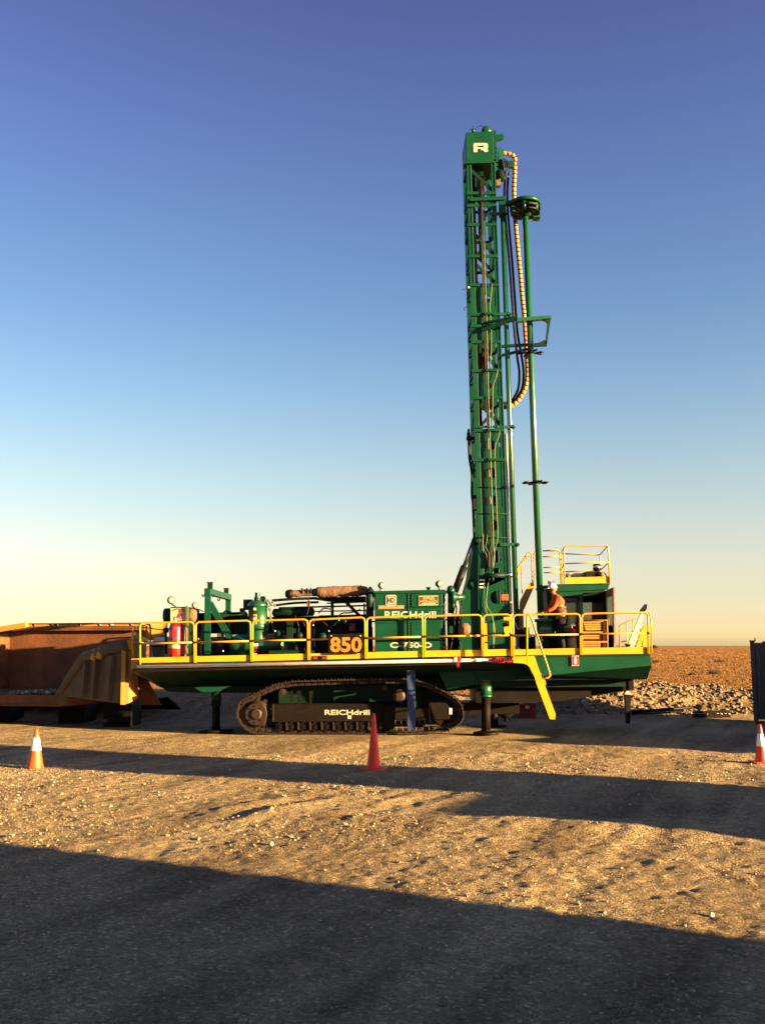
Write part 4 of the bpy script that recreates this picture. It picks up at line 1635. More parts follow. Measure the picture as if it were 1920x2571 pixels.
# green gantry over the tanks
gan = MB()
YG, YG2 = 24.8, 27.9
rbox(gan, 514, 1479, 527, 1642, YG, .14)
gantry = gan.build('gantry', M['green'], rig)
mb = MB()
a, b = U(523, 1484, YG), U(523, 1484, YG)
mb.beam(U(520.5, 1484.5, YG - .02), U(520.5, 1484.5, YG) + Vector((0.05, YG2 - YG + .1, 0)), .15, .155, up=(0, 0, 1))
mb.build('gantry_beam', M['green'], gantry)
mb = MB()
p = U(520.5, 1492, YG) + Vector((0.05, YG2 - YG, 0))
mb.box((p.x - .07, p.y - .07, DECK_Z), (p.x + .07, p.y + .07, p.z))
mb.prism([p + Vector((.07, 0, -.3)), p + Vector((.40, 0, -1.0)), p + Vector((.07, 0, -1.0))], (0, .05, 0))
mb.build('gantry_post', M['green'], gantry)
mb = MB()
rpoly(mb, [(528, 1510), (533, 1510), (584, 1598), (580, 1604), (568, 1602), (528, 1532)], YG + .03, .08)
mb.build('gantry_brace', M['green'], gantry)
for dy, yt, xt in ((0.1, 1462, 526), (YG2 - YG - .4, 1470, 526)):
    mb = MB()
    p = U(xt, 1477, YG) + Vector((0.0, dy, 0))
    mb.box((p.x - .06, p.y - .05, p.z - .02), (p.x + .06, p.y + .05, p.z + .15))
    mb.box((p.x - .08, p.y - .06, p.z + .15), (p.x + .07, p.y + .06, p.z + .165))
    mb.build('gantry_lug', M['dark_shaded_green'], gantry)
for dx, dy in ((-.08, .05), (.09, .2), (-.08, 2.4), (.09, 2.9)):
    mb = MB()
    p = U(520.5, 1490, YG) + Vector((dx, dy, 0))
    mb.tube(smooth_path([p, p + Vector((0, 0, -.05)), p + Vector((.04 * np.sign(dx), 0, -.07)), p + Vector((.06 * np.sign(dx), 0, -.02))], 4), .016, 6)
    mb.build('gantry_hook', M['black'], gantry)

# cooler cabinet at the tail
mb = MB()
rbox(mb, 428.5, 1524, 470, 1644, YC + .12, 1.6)
cab_t = mb.build('cooler_cabinet', M['dark_shaded_green'], rig)
mb = MB()
rbox(mb, 429, 1527, 465, 1562, YC + .10, .015)
mb.build('cabinet_panel', M['cream'], cab_t)
# abstract red figure with a line of dark print above it
mb = MB()
for pts in ([(446, 1558), (445, 1548), (449, 1540), (453, 1536), (456, 1541), (452, 1548), (458, 1556), (455, 1559), (449, 1552)], [(448, 1536), (451, 1531), (455, 1533), (453, 1537)], [(455, 1540), (459, 1546), (457, 1549), (454, 1545)],
            [(436, 1557), (438, 1548), (441, 1549), (440, 1558)]):
    rpoly(mb, pts, YC + .09, .006)
mb.build('panel_emblem', M['deep_red'], cab_t)
mb = MB()
for k in range(11):
    t = k / 10
    x = 434 + 26 * t
    y = 1532 - 3.2 * math.sin(math.pi * t)
    rbox(mb, x, y - 1.6, x + 1.7, y + (1.4 if k % 3 else 1.9), YC + .092, .006)
mb.build('panel_print', M['sign_brown'], cab_t)
mb = MB()
mb.lathe(U(421, 1545, YC + .75), (-1, 0, 0), [(-.10, .19), (.06, .185), (.09, .16), (.10, .05)], 22)
mb.build('fan_shroud', M['green'], rig)
mb = MB()
rbox(mb, 466, 1522, 471, 1640, YC + .05, .1)
for y in range(1530, 1640, 9):
    rbox(mb, 467, y, 470, y + 4, YC + .03, .02)
mb.build('cabinet_corner', M['hose_pale'], cab_t)
mb = MB()
mb.lathe(U(472, 1545, YC + .6), (1, 0, 0), [(0, .16), (.02, .19), (.16, .19), (.20, .15), (.23, .06)], 20)
mb.build('heat_exchanger', M['wrap'], rig)
mb = MB()
rbox(mb, 478, 1560, 505, 1644, YC + .8, .5)
mb.build('tail_block', M['black'], rig)
mb = MB()
mb.tube([U(417, 1578, YC + .2), U(417, 1642, YC + .2)], .03, 8)
mb.lathe(U(417, 1583, YC + .2), (0, 0, 1), [(-.06, .04), (-.04, .07), (.05, .07), (.07, .04)], 10)
mb.tube([U(417, 1583, YC + .2), U(360, 1575, YC + .3)], .016, 6)
mb.tube([U(417, 1612, YC + .2), U(385, 1612, YC + .3)], .016, 6)
mb.build('post_stand', M['black'], rig)


# ------------------------------------------------------------------ mast
def mast_x(y, f):
    """photograph column of the mast's front face at row y: f = 0 left edge, 1 right edge"""
    l = 1172.5 + (y - 410) * (1200 - 1172.5) / 1040.0
    r = 1243 + (y - 410) * (1275.5 - 1243) / 1040.0
    return l + (r - l) * f


MD = 1.15     # depth of the mast
mast = empty('mast', tuple(U(1235, 1640, YM)), rig)
MO = Vector(mast.location)


def mbuild(mb, name, mat, **k):
    mb.v = [tuple(Vector(v) - MO) for v in mb.v]
    return mb.build(name, mat, mast, **k)


def mp(y, f, dy=0.0):
    p = U(mast_x(y, f), y, YM)
    return p + Vector((0, dy, 0))


top_z, bot_z = U(1207, 400, YM).z, U(1235, 1642, YM).z
xl, xr = mp(700, 0).x, mp(700, 1).x
xl = (mp(500, 0).x + mp(1400, 0).x) / 2
xr = (mp(500, 1).x + mp(1400, 1).x) / 2
MW = xr - xl
mz = lambda y: U(mast_x(y, .5), y, YM).z
y0m = mp(700, 0).y
# corner chords
for fx, fy, w in ((0, 0, .135), (1, 0, .11), (0, 1, .13), (1, 1, .11)):
    mb = MB()
    x0 = xl if fx == 0 else xr - w
    yy = y0m if fy == 0 else y0m + MD - .1
    mb.box((x0, yy, bot_z), (x0 + w, yy + .10, top_z))
    mbuild(mb, 'mast_chord', M['green'], bevel=0.008)
# bright flange along the right front corner
mb = MB(); mb.box((xr - .012, y0m - .02, bot_z), (xr + .012, y0m + .05, top_z)); mbuild(mb, 'mast_flange', M['green_gloss'])
mb = MB(); mb.box((xl + .10, y0m - .016, mz(716)), (xl + .122, y0m + .0, top_z)); mbuild(mb, 'mast_flange', M['green_gloss'])
# cross bars, front / sides / back
for y in (486, 517, 565, 644, 716, 790, 819, 859, 931, 999, 1072, 1081, 1155):
    z = mz(y)
    h = .085 if y not in (1072,) else .06
    mb = MB(); mb.box((xl - .03, y0m - .045, z - h / 2), (xr + .01, y0m - .003, z + h / 2))
    mbuild(mb, 'cross_bar', M['green'], bevel=0.006)
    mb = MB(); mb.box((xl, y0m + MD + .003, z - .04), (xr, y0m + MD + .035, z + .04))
    mbuild(mb, 'cross_bar', M['dark_shaded_green'])
    for xx in (xl + .01, xr - .06):
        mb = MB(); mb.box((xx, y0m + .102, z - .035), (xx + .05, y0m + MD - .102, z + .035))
        mbuild(mb, 'side_bar', M['dark_shaded_green'])
# thin straps on the plated part
for y in (1224, 1290, 1350):
    mb = MB(); p, q = mp(y, .12, -.02), mp(y, .98, -.02)
    mb.cyl(p, q, .014, 6); mbuild(mb, 'hose_strap', M['dark_shaded_green'])
# diagonals (front set runs down to the right, back set crosses)
def diag(ya, yb, fa, fb, dy, mat='dark_shaded_green', w=.085):
    mb = MB()
    mb.beam((xl + .06 + (MW - .12) * fa, y0m + dy, mz(ya)), (xl + .06 + (MW - .12) * fb, y0m + dy, mz(yb)), w, .04, up=(0, 1, 0))
    mbuild(mb, 'mast_brace', M[mat])


for ya, yb in ((418, 478), (575, 640), (650, 712), (863, 927), (1003, 1068)):
    diag(ya, yb, 0, 1, .06)
    diag(ya, yb, 1 if ya > 1000 else 0, 0 if ya > 1000 else 1, MD - .06)
for ya, yb in ((418, 486), (490, 560), (570, 644), (650, 716), (863, 931), (1003, 1072)):
    for xx in (xl + .035, xr - .035):
        mb = MB()
        mb.beam((xx, y0m + .1, mz(ya)), (xx, y0m + MD - .1, mz(yb)), .06, .04, up=(1, 0, 0))
        mbuild(mb, 'side_brace', M['dark_shaded_green'])
diag(610, 640, .05, .55, .5); diag(600, 575, .4, 1, MD - .1)


# plated bays with round openings
def plate_bay(ya, yb, holes, dy=0.012, f0=0.0, f1=1.0, name='mast_plate', mat='green', nseg=28):
    """sheet between rows ya and yb with circular openings (row, fraction, radius in metres)"""
    zt, zb = mz(ya), mz(yb)
    X0, X1 = xl + .02 + (MW - .04) * f0, xl + .02 + (MW - .04) * f1
    bm = bmesh.new()
    hs = [(xl + MW * f, mz(y), r, asp) for (y, f, r, asp) in holes]
    big = [h for h in hs]
    # cut the sheet into strips around the openings
    cuts = [zt]
    order = sorted(big, key=lambda h: -h[1])
    groups = []
    for h in order:
        if groups and abs(groups[-1][0][1] - h[1]) < .15:
            groups[-1].append(h)
        else:
            groups.append([h])
    yv = y0m + dy
    def V(x, z, k): return bm.verts.new((x - MO.x, yv + k - MO.y, z - MO.z))
    edges_outer = []
    def rect(xa, xb, za, zb_):
        a = [V(xa, za, 0), V(xb, za, 0), V(xb, zb_, 0), V(xa, zb_, 0)]
        bm.faces.new(a)
    zc = zt
    for gset in groups:
        R_ = max(h[2] for h in gset) + .03
        c = gset[0][1]
        if zc - (c + R_) > .001:
            rect(X0, X1, c + R_, zc)
        gs = sorted(gset, key=lambda h: h[0])
        xc = X0
        for i, h in enumerate(gs):
            xe = X1 if i == len(gs) - 1 else (h[0] + h[2] * h[3] + gs[i + 1][0] - gs[i + 1][2] * gs[i + 1][3]) / 2
            # ring of faces from the opening to its cell
            rim, cell, rimb = [], [], []
            for k in range(nseg):
                an = 2 * math.pi * (k + .5) / nseg
                ca, sa = math.cos(an), math.sin(an)
                rim.append(V(h[0] + ca * h[2] * h[3], c + sa * h[2], 0))
                rimb.append(V(h[0] + ca * h[2] * h[3], c + sa * h[2], .02))
                # project to the cell boundary
                sx = ((xe - h[0]) if ca > 0 else (xc - h[0])) / ca if abs(ca) > 1e-6 else 1e9
                sz = (R_ if sa > 0 else -R_) / sa if abs(sa) > 1e-6 else 1e9
                s = min(sx, sz)
                cell.append(V(h[0] + ca * s, c + sa * s, 0))
            for k in range(nseg):
                j = (k + 1) % nseg
                bm.faces.new([rim[k], rim[j], cell[j], cell[k]])
                bm.faces.new([rim[k], rimb[k], rimb[j], rim[j]])
                # corner filler
                a_, b_ = cell[k].co, cell[j].co
                if abs(a_.x - b_.x) > 1e-5 and abs(a_.z - b_.z) > 1e-5:
                    cx_ = (xe if (a_.x + b_.x) / 2 + MO.x > h[0] else xc) - MO.x
                    cz_ = (c + R_ if (a_.z + b_.z) / 2 + MO.z > c else c - R_) - MO.z
                    f_ = bm.verts.new((cx_, a_.y, cz_))
                    bm.faces.new([cell[k], cell[j], f_])
            xc = xe
        zc = c - R_
    rect(X0, X1, zb, zc)
    bmesh.ops.remove_doubles(bm, verts=bm.verts, dist=1e-4)
    bmesh.ops.recalc_face_normals(bm, faces=bm.faces)
    me = bpy.data.meshes.new(name)
    bm.to_mesh(me); bm.free()
    me.materials.append(M[mat])
    o = bpy.data.objects.new(name, me); col.objects.link(o); o.parent = mast
    so = o.modifiers.new('thickness', 'SOLIDIFY'); so.thickness = .012; so.offset = 1
    return o


plate_bay(720, 787, [(750, .56, .115, 1)])
plate_bay(793, 856, [(829, .54, .10, 1)])
plate_bay(935, 997, [(968, .54, .085, 1)])
plate_bay(1084, 1640, [(1117, .52, .15, 1), (1117, .18, .06, .6), (1117, .85, .06, .6), (1188, .52, .155, 1), (1257, .52, .155, 1), (1319, .52, .155, 1), (1397, .60, .165, 1), (1437, .58, .12, 1), (1500, .575, .175, 1)])
# plates on the back so that only some openings show sky
for ya, yb in ((720, 742), (793, 856), (935, 997), (1084, 1640)):
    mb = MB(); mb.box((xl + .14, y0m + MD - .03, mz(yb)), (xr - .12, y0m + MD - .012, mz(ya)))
    mbuild(mb, 'back_plate', M['dark_shaded_green'])
# folded stiffeners (dark vertical reveals) on the plates
for ya, yb in ((720, 787), (793, 856), (935, 997), (1084, 1440)):
    mb = MB()
    mb.box((xl + .19, y0m - .004, mz(yb - 1)), (xl + .275, y0m + .009, mz(ya + 1)))
    mbuild(mb, 'plate_rib', M['green'])
# rotary head drive inside the open bays
mb = MB()
mb.box((xl + .26, y0m + .35, mz(475)), (xl + .50, y0m + .8, mz(412)))
mbuild(mb, 'drive_head', M['dark_shaded_green'])
mb = MB(); mb.cyl((xl + .34, y0m + .2, mz(640)), (xl + .34, y0m + .2, mz(415)), .045, 10); mbuild(mb, 'feed_rod', M['green'])
mb = MB(); mb.cyl((xl + .22, y0m + .5, mz(1080)), (xl + .22, y0m + .5, mz(412)), .05, 8); mbuild(mb, 'feed_chain', M['hose_brown'])
mb = MB(); mb.cyl((xl + .44, y0m + .6, mz(1080)), (xl + .44, y0m + .6, mz(412)), .035, 8); mbuild(mb, 'feed_chain', M['rubber'])
mb = MB(); mb.cyl((xl + .56, y0m + .8, mz(1080)), (xl + .56, y0m + .8, mz(412)), .012, 6); mbuild(mb, 'feed_cable', M['rubber'])
mb = MB(); mb.box((xl + .2, y0m + .3, mz(930)), (xl + .42, y0m + .7, mz(866))); mbuild(mb, 'chain_tensioner', M['hose_brown'])
# Y shaped clamp in the upper bay
mb = MB()
mb.prism([mp(534, .42, -.05), mp(540, .55, -.05), mp(532, .72, -.05), mp(538, .74, -.05), mp(548, .60, -.05), mp(590, .56, -.05), mp(596, .52, -.05), mp(552, .46, -.05)], (0, .03, 0))
mbuild(mb, 'hose_clamp', M['green_gloss'])

# head of the mast
mb = MB()
mb.prism([U(1168.5, 333, YM - .03), U(1237.5, 328.5, YM - .03), U(1239.5, 405, YM - .03), U(1171, 407.5, YM - .03)], (0, MD + .04, 0))
mbuild(mb, 'mast_head', M['green'], bevel=0.01)
mb = MB()
mb.prism([U(1238.2, 327, YM - .02), U(1244.5, 327, YM - .02), U(1246, 404, YM - .02), U(1240.2, 405, YM - .02)], (0, MD + .02, 0))
mbuild(mb, 'head_cheek', M['green'])
mb = MB(); mb.prism([U(1164, 405, YM - .06), U(1240, 402.5, YM - .06), U(1240, 408, YM - .06), U(1164, 410.5, YM - .06)], (0, .30, 0))
mbuild(mb, 'head_plate', M['green'])
# outlined R badge
mb = MB()
def rl(pts):
    mb.prism([U(1188 + x * 36.5 / 200, 359 + y * 23 / 128, YM - .045) for x, y in pts], (0, .012, 0))
rl([(0, 12), (30, 0), (180, 0), (196, 12), (200, 30), (60, 37), (56, 37), (56, 62), (100, 62), (100, 80), (56, 84), (56, 128), (0, 128)])
rl([(60, 36), (142, 36), (142, 36.4), (200, 30.5), (200, 66), (184, 80), (100, 80), (100, 62), (142, 62), (142, 38), (60, 38)])
rl([(101, 80), (184, 80), (200, 92), (200, 122), (146, 126), (142, 110), (130, 100), (101, 100)])
mbuild(mb, 'badge_letter', M['print_white'], joined=True)
# sheaves, antenna and loose wire on top
mb = MB(); mb.lathe(U(1220.5, 325, YM + .3), (0, 1, 0), [(0, .05), (.01, .12), (.05, .13), (.12, .13), (.16, .12)], 20); mbuild(mb, 'sheave', M['green'])
mb = MB(); mb.lathe(U(1226, 326, YM + .75), (0, 1, 0), [(0, .05), (.01, .09), (.12, .09)], 20); mbuild(mb, 'sheave', M['dark_shaded_green'])
mb = MB(); mb.tube([U(1187, 332, YM + .1), U(1187, 325, YM + .1), U(1187, 324, YM + .1), U(1187, 316, YM + .1)], [.045, .035, .015, .012], 8); mbuild(mb, 'head_fitting', M['green'])
mb = MB(); mb.tube(rpath([(1178, 331), (1181, 325), (1190, 324), (1202, 317), (1213, 316)], YM + .1), .009, 5); mbuild(mb, 'head_wire', M['rubber'])
mb = MB()
mb.prism([U(1244, 338, YM + .2), U(1258, 335, YM + .2), U(1267, 342, YM + .2), U(1262, 347, YM + .2), U(1252, 350, YM + .2), U(1244, 354, YM + .2)], (0, .12, 0))
mbuild(mb, 'head_bracket', M['green'])
mb = MB()
for k in range(6):
    p = U(1246, 372 + k * 10.3, YM - .02)
    mb.box(p - Vector((.035, 0, .035)), p + Vector((.035, .03, .035)))
mbuild(mb, 'head_pad', M['green_gloss'])
mb = MB(); mb.prism([U(1252, 369, YM + .1), U(1260, 371, YM + .1), U(1263, 385, YM + .1), U(1261, 400, YM + .1), U(1252, 400, YM + .1)], (0, .5, 0))
mbuild(mb, 'swivel_box', M['green_gloss'])
mb = MB(); mb.lathe(U(1255, 405, YM + .3), (0, 0, -1), [(0, .08), (.08, .11), (.28, .12), (.36, .16), (.48, .16), (.56, .13), (.60, .06)], 18); mbuild(mb, 'swivel_motor', M['dark_shaded_green'])
mb = MB(); mb.prism([U(1246, 452, YM + .05), U(1256, 448, YM + .05), U(1257, 464, YM + .05), U(1246, 466, YM + .05)], (0, .2, 0)); mbuild(mb, 'head_stop', M['wrap'])
mb = MB(); mb.prism([U(1276, 404, YM + .25), U(1297, 402, YM + .25), U(1297, 413, YM + .25), U(1292, 420, YM + .25), U(1276, 418, YM + .25)], (0, .12, 0))
mb.prism([U(1246, 402, YM + .28), U(1277, 405, YM + .28), U(1277, 417, YM + .28), U(1246, 414, YM + .28)], (0, .1, 0)); mbuild(mb, 'hose_bracket', M['green'])
for pts in ([(1262, 398), (1272, 404), (1278, 415), (1279, 428), (1277, 440)], [(1260, 402), (1268, 412), (1270, 425), (1269, 443)], [(1262, 410), (1264, 424), (1262, 440)], [(1264, 404), (1274, 412), (1274, 430)]):
    mb = MB(); mb.tube(rpath(pts, YM + .15), .016, 6); mbuild(mb, 'head_hose', M['rubber'])

# hydraulic hoses hanging down the front
def hose(pts, r, mat, Y=YM - .06, name='mast_hose'):
    mb = MB(); mb.tube(rpath(pts, Y, 5), r * 0.68, 6); return mbuild(mb, name, M[mat])


hose([(1207.5, 455), (1209, 560), (1212, 700), (1213, 740), (1214, 800), (1217, 900), (1220, 1000), (1223, 1075), (1226, 1200), (1230, 1300), (1233, 1380), (1235, 1432)], .020, 'hose_brown')
hose([(1211, 455), (1212, 560), (1214.5, 700), (1217, 800), (1219.5, 880), (1221, 960)], .012, 'hose_brown')
hose([(1208, 590), (1211, 716), (1214, 800), (1218, 931), (1222, 1060), (1224, 1120), (1226, 1230)], .013, 'hose_green')
hose([(1215, 590), (1218.5, 716), (1223, 860), (1226, 1000), (1229, 1075), (1233, 1200), (1237.5, 1330), (1238, 1368), (1241, 1400), (1237, 1430)], .014, 'hose_green')
hose([(1234, 712), (1233.5, 730), (1229.5, 765), (1230.5, 790), (1232.5, 830), (1233, 862), (1231.5, 900), (1231.5, 925), (1247, 928), (1246, 945), (1237.5, 968), (1236.5, 1000), (1236, 1050), (1235, 1076), (1253, 1080), (1250, 1100), (1243, 1120), (1241.5, 1150), (1244, 1224), (1247, 1290), (1249, 1348), (1243, 1375), (1239, 1400), (1236, 1425)], .014, 'hose_pale')
hose([(1213, 1340), (1211.5, 1360), (1214, 1380), (1220, 1392), (1224, 1420)], .015, 'hose_pale')
hose([(1223, 1342), (1221, 1362), (1219, 1374), (1226, 1388)], .012, 'hose_pale')
hose([(1226, 1100), (1225, 1110), (1226, 1130)], .022, 'hose_pale'); hose([(1226.5, 1178), (1228, 1190), (1228, 1198)], .022, 'hose_pale'); hose([(1229, 1246), (1231, 1258), (1231, 1266)], .022, 'hose_pale')
hose([(1238, 1435), (1226, 1460), (1222, 1490), (1221, 1520), (1235, 1545), (1238, 1580), (1237, 1620)], .016, 'hose_green')
hose([(1232, 1440), (1224, 1470), (1220, 1510), (1221, 1545)], .013, 'hose_pale')
hose([(1239, 1560), (1241, 1590), (1238, 1628)], .02, 'hose_pale')
hose([(1225, 1385), (1227, 1400), (1226, 1425)], .045, 'hose_brown'); hose([(1231, 1380), (1234, 1398), (1233, 1420)], .03, 'hose_brown')
for y in (790, 931, 1081, 1155):
    mb = MB()
    p, q = mp(y, .45, -.09), mp(y, .80, -.09)
    mb.beam(p, q, .03, .06, up=(0, 0, 1)); mbuild(mb, 'hose_clip', M['green'])
# thick cluster left of the mast
for pts, r_ in (([(1176, 1078), (1176, 1100), (1178, 1150), (1184, 1190), (1184, 1240), (1187, 1270), (1188, 1300), (1190, 1350)], .035), ([(1179, 1100), (1180, 1140), (1188, 1170), (1190, 1200)], .02), ([(1175, 1110), (1177, 1140), (1183, 1180), (1183, 1220), (1186, 1280), (1188, 1330)], .022), ([(1180, 1160), (1187, 1165)], .02)):
    mb = MB(); mb.tube(rpath(pts, YM + .3), r_, 7); mbuild(mb, 'side_hose', M['rubber'])
mb = MB(); mb.lathe(U(1176, 1100, YM + .3), (0, 0, 1), [(0, .07), (.06, .05), (.14, .05), (.18, .02), (.26, .018)], 10)
mb.box(U(1171, 1104, YM + .25), U(1190, 1099, YM + .36)); mbuild(mb, 'side_connector', M['rubber'])
mb = MB(); p = U(1190, 1262, YM + .25); mb.box(p - Vector((.06, .05, .22)), p + Vector((.05, .05, .2))); mbuild(mb, 'side_valve', M['rubber'])
for pts in ([(1160, 727), (1167, 726), (1173, 723)], [(1166, 780), (1165, 774), (1169, 771), (1176, 770)]):
    mb = MB(); mb.tube(rpath(pts, YM + .5), .008, 5); mbuild(mb, 'loose_wire', M['rubber'])
for y in (712, 1002, 1148, 1272, 1294):
    mb = MB(); p = mp(y, -.02, .3); mb.box(p - Vector((.02, .02, .03)), p + Vector((.03, .02, .03))); mbuild(mb, 'mast_tab', M['white'])

# foot of the mast
mb = MB()
mb.prism([U(1190, 1352, YM + .1), U(1198, 1352, YM + .1), U(1201, 1640, YM + .1), U(1151, 1640, YM + .1), U(1163, 1500, YM + .1), U(1177, 1450, YM + .1)], (0, .10, 0))
mbuild(mb, 'mast_foot', M['green'])
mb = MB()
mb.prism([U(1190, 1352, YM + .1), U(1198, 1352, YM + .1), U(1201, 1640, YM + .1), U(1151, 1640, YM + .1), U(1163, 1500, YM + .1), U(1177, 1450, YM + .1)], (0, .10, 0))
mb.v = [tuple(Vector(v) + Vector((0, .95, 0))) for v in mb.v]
mbuild(mb, 'mast_foot', M['dark_shaded_green'])
mb = MB(); mb.lathe(U(1185, 1466, YM + .1), (0, -1, 0), [(0, .12), (.03, .12), (.04, .05), (.07, .05)], 16); mbuild(mb, 'mast_pivot', M['green'])
mb = MB(); mb.lathe(U(1198, 1358, YM + .05), (0, -1, 0), [(0, .10), (.05, .10), (.06, .05), (.09, .05)], 14); mbuild(mb, 'lift_pin', M['dark_shaded_green'])
for y in (1455, 1464, 1473):
    mb = MB(); a_ = U(1203, y, YM - .02); b_ = U(1217, y + 3, YM - .01); mb.box(a_, b_); mbuild(mb, 'foot_step', M['white'])
mb = MB(); mb.cyl(U(1213, 1446, YM - .12), U(1266, 1444, YM - .12), .06, 12); mb.cyl(U(1236, 1448, YM - .14), U(1236, 1460, YM - .14), .04, 8); mbuild(mb, 'break_out_cylinder', M['dark_shaded_green'])
mb = MB(); mb.cyl(U(1266, 1444, YM - .12), U(1279, 1443, YM - .12), .035, 12); mb.lathe(U(1280, 1443, YM - .12), (1, -.3, .1), [(-.06, .03), (-.04, .07), (0, .085), (.04, .07), (.06, .03)], 16); mbuild(mb, 'rod_eye', M['chrome'])
mb = MB(); rbox(mb, 1258, 1492, 1276, 1507, YM - .05, .1); mbuild(mb, 'orange_box', M['orange'])
mb = MB(); rbox(mb, 1281, 1510, 1286.5, 1545, YM - .02, .06); mbuild(mb, 'mast_marker', M['cream'])
mb = MB(); mb.cyl(U(1270, 1090, YM + .35), U(1281, 1560, YM + .15), .042, 12); mbuild(mb, 'chrome_rod', M['alu'])
# inside of the lower hole
mb = MB(); mb.lathe(U(1238, 1500, YM + .5), (0, 0, 1), [(-.3, .12), (.3, .12)], 14); mbuild(mb, 'lower_bushing', M['green'])

# mast raising cylinder
mb = MB()
for dy in (0.15, 0.95):
    mb.cyl(U(1191, 1350, YM + dy), U(1161, 1432, YM + dy), .055, 14)
mb.build('lift_rod', M['dark_chrome'], rig)
mb = MB()
for dy in (0.15, 0.95):
    mb.cyl(U(1165, 1422, YM + dy), U(1141, 1486, YM + dy), .095, 14)
mb.build('lift_cylinder', M['black'], rig)

# ------------------------------------------------------------------ pipe carousel beside the mast
crl = empty('pipe_carousel', tuple(U(1300, 1640, YM)), rig)
CO = Vector(crl.location)


def cbuild(mb, name, mat, **k):
    mb.v = [tuple(Vector(v) - CO) for v in mb.v]
    return mb.build(name, mat, crl, **k)


# vertical pivot pipe
mb = MB(); mb.tube([U(1261, 535, YM + .1), U(1297.5, 1600, YM + .1)], .068, 18); cbuild(mb, 'pivot_pipe', M['green_gloss'])
# drill pipe with a thicker joint at the foot
mb = MB(); mb.tube([U(1318, 540, YM - .10), U(1357, 1552, YM - .10)], .083, 20); cbuild(mb, 'drill_pipe', M['green_gloss'])
for y, xx in ((817, 1329), (1210, 1346)):
    mb = MB(); p = U(xx, y, YM - .10); mb.lathe(p, (0, 0, 1), [(-.03, .086), (.03, .086)], 18); cbuild(mb, 'pipe_collar', M['dark_shaded_green'])
# clamps from mast to pivot pipe
for y, x1 in ((538, 1266), (790, 1277), (1073, 1286), (1368, 1297)):
    mb = MB()
    mb.beam(mp(y, .75, -.03), U(x1 - 6, y - 1, YM + .02), .055, .08, up=(0, 0, 1))
    mb.lathe(U(x1 - 5, y, YM + .1), (0, 0, 1), [(-.05, .095), (.05, .095)], 16)
    mb.beam(U(x1, y, YM + .0), U(x1 + 6, y - 1, YM + .0), .05, .06, up=(0, 0, 1))
    cbuild(mb, 'pivot_clamp', M['green'])
# top arm and disc
mb = MB(); mb.beam(mp(505, .05, -.06), U(1268, 499, YM - .05), .12, .10, up=(0, 0, 1)); cbuild(mb, 'top_arm', M['green'])
mb = MB()
mb.prism([U(1254, 500, YM - .06), U(1268, 498, YM - .06), U(1270, 533, YM - .06), U(1255, 536, YM - .06)], (0, .3, 0)); cbuild(mb, 'top_bracket', M['green'])
mb = MB(); mb.beam(U(1269, 512, YM + .1), U(1300, 508, YM - .05), .18, .10, up=(0, 0, 1)); cbuild(mb, 'disc_arm', M['green'])
dc = U(1317, 514, YM - .10)
mb = MB(); mb.lathe(dc, (0, 0, 1), [(-.03, .40), (-.025, .43), (.06, .43), (.065, .40)], 36); cbuild(mb, 'carousel_disc', M['green'])
def star(c, r0, r1, n, th, name, mat, dz=0.0):
    """plate with round pockets for pipes"""
    mb = MB()
    pts = []
    for k in range(n):
        a0 = 2 * math.pi * k / n
        for j in range(-3, 4):
            a = a0 + j * .30 * math.pi / n * .9
            pts.append(c + Vector((math.cos(a) * r1, math.sin(a) * r1, dz)))
        for j in range(5):
            a = a0 + math.pi / n + (j - 2) * .08
            rr = r0 + (r1 - r0) * (abs(j - 2) / 2) ** 2 * .5
            pts.append(c + Vector((math.cos(a) * rr, math.sin(a) * rr, dz)))
    mb.prism(pts, (0, 0, th)); return cbuild(mb, name, M[mat])
star(dc, .22, .42, 6, .05, 'pocket_plate', 'dark_shaded_green', -.16)
star(dc, .20, .40, 6, .03, 'pocket_plate', 'dark_shaded_green', -.27)
mb = MB(); mb.lathe(dc, (0, 0, 1), [(-.36, .10), (-.30, .16), (-.03, .17)], 18); cbuild(mb, 'carousel_hub', M['dark_shaded_green'])
for k in range(6):
    a = 2 * math.pi * k / 6 + .3
    mb = MB(); p = dc + Vector((math.cos(a) * .36, math.sin(a) * .36, -.22)); mb.lathe(p, (0, 0, 1), [(-.06, .05), (.16, .05)], 10); cbuild(mb, 'pocket_spacer', M['green'])
mb = MB(); p = U(1348, 541, YM); mb.box(p - Vector((.11, .02, .05)), p + Vector((.09, .25, .05))); cbuild(mb, 'pipe_stop', M['green_gloss'])
mb = MB(); p = U(1346, 549, YM + .1); mb.prism([p + Vector((-.08, 0, .03)), p + Vector((.10, 0, .07)), p + Vector((.03, 0, -.05))], (0, .08, 0)); cbuild(mb, 'latch_hook', M['dark_shaded_green'])
# forked guide plates on the pipe (a cross of four forks each)
def forks(x, y, r1):
    c = U(x, y, YM - .10)
    mb = MB()
    for k in range(4):
        a = k * math.pi / 2 + .12
        d = Vector((math.cos(a), math.sin(a), 0)); s = Vector((-d.y, d.x, 0))
        mb.beam(c + d * .07, c + d * (r1 - .12), .10, .035, up=(0, 0, 1))
        for sg_ in (-1, 1):
            mb.tube([c + d * (r1 - .13) + s * (.03 * sg_), c + d * (r1 - .08) + s * (.085 * sg_), c + d * (r1 - .02) + s * (.09 * sg_), c + d * r1 + s * (.06 * sg_)], [.03, .028, .024, .02], 6)
    mb.lathe(c, (0, 0, 1), [(-.03, .115), (.03, .115)], 18)
    cbuild(mb, 'pipe_fork', M['black'])
forks(1331, 886, .33); forks(1343, 1212, .33)
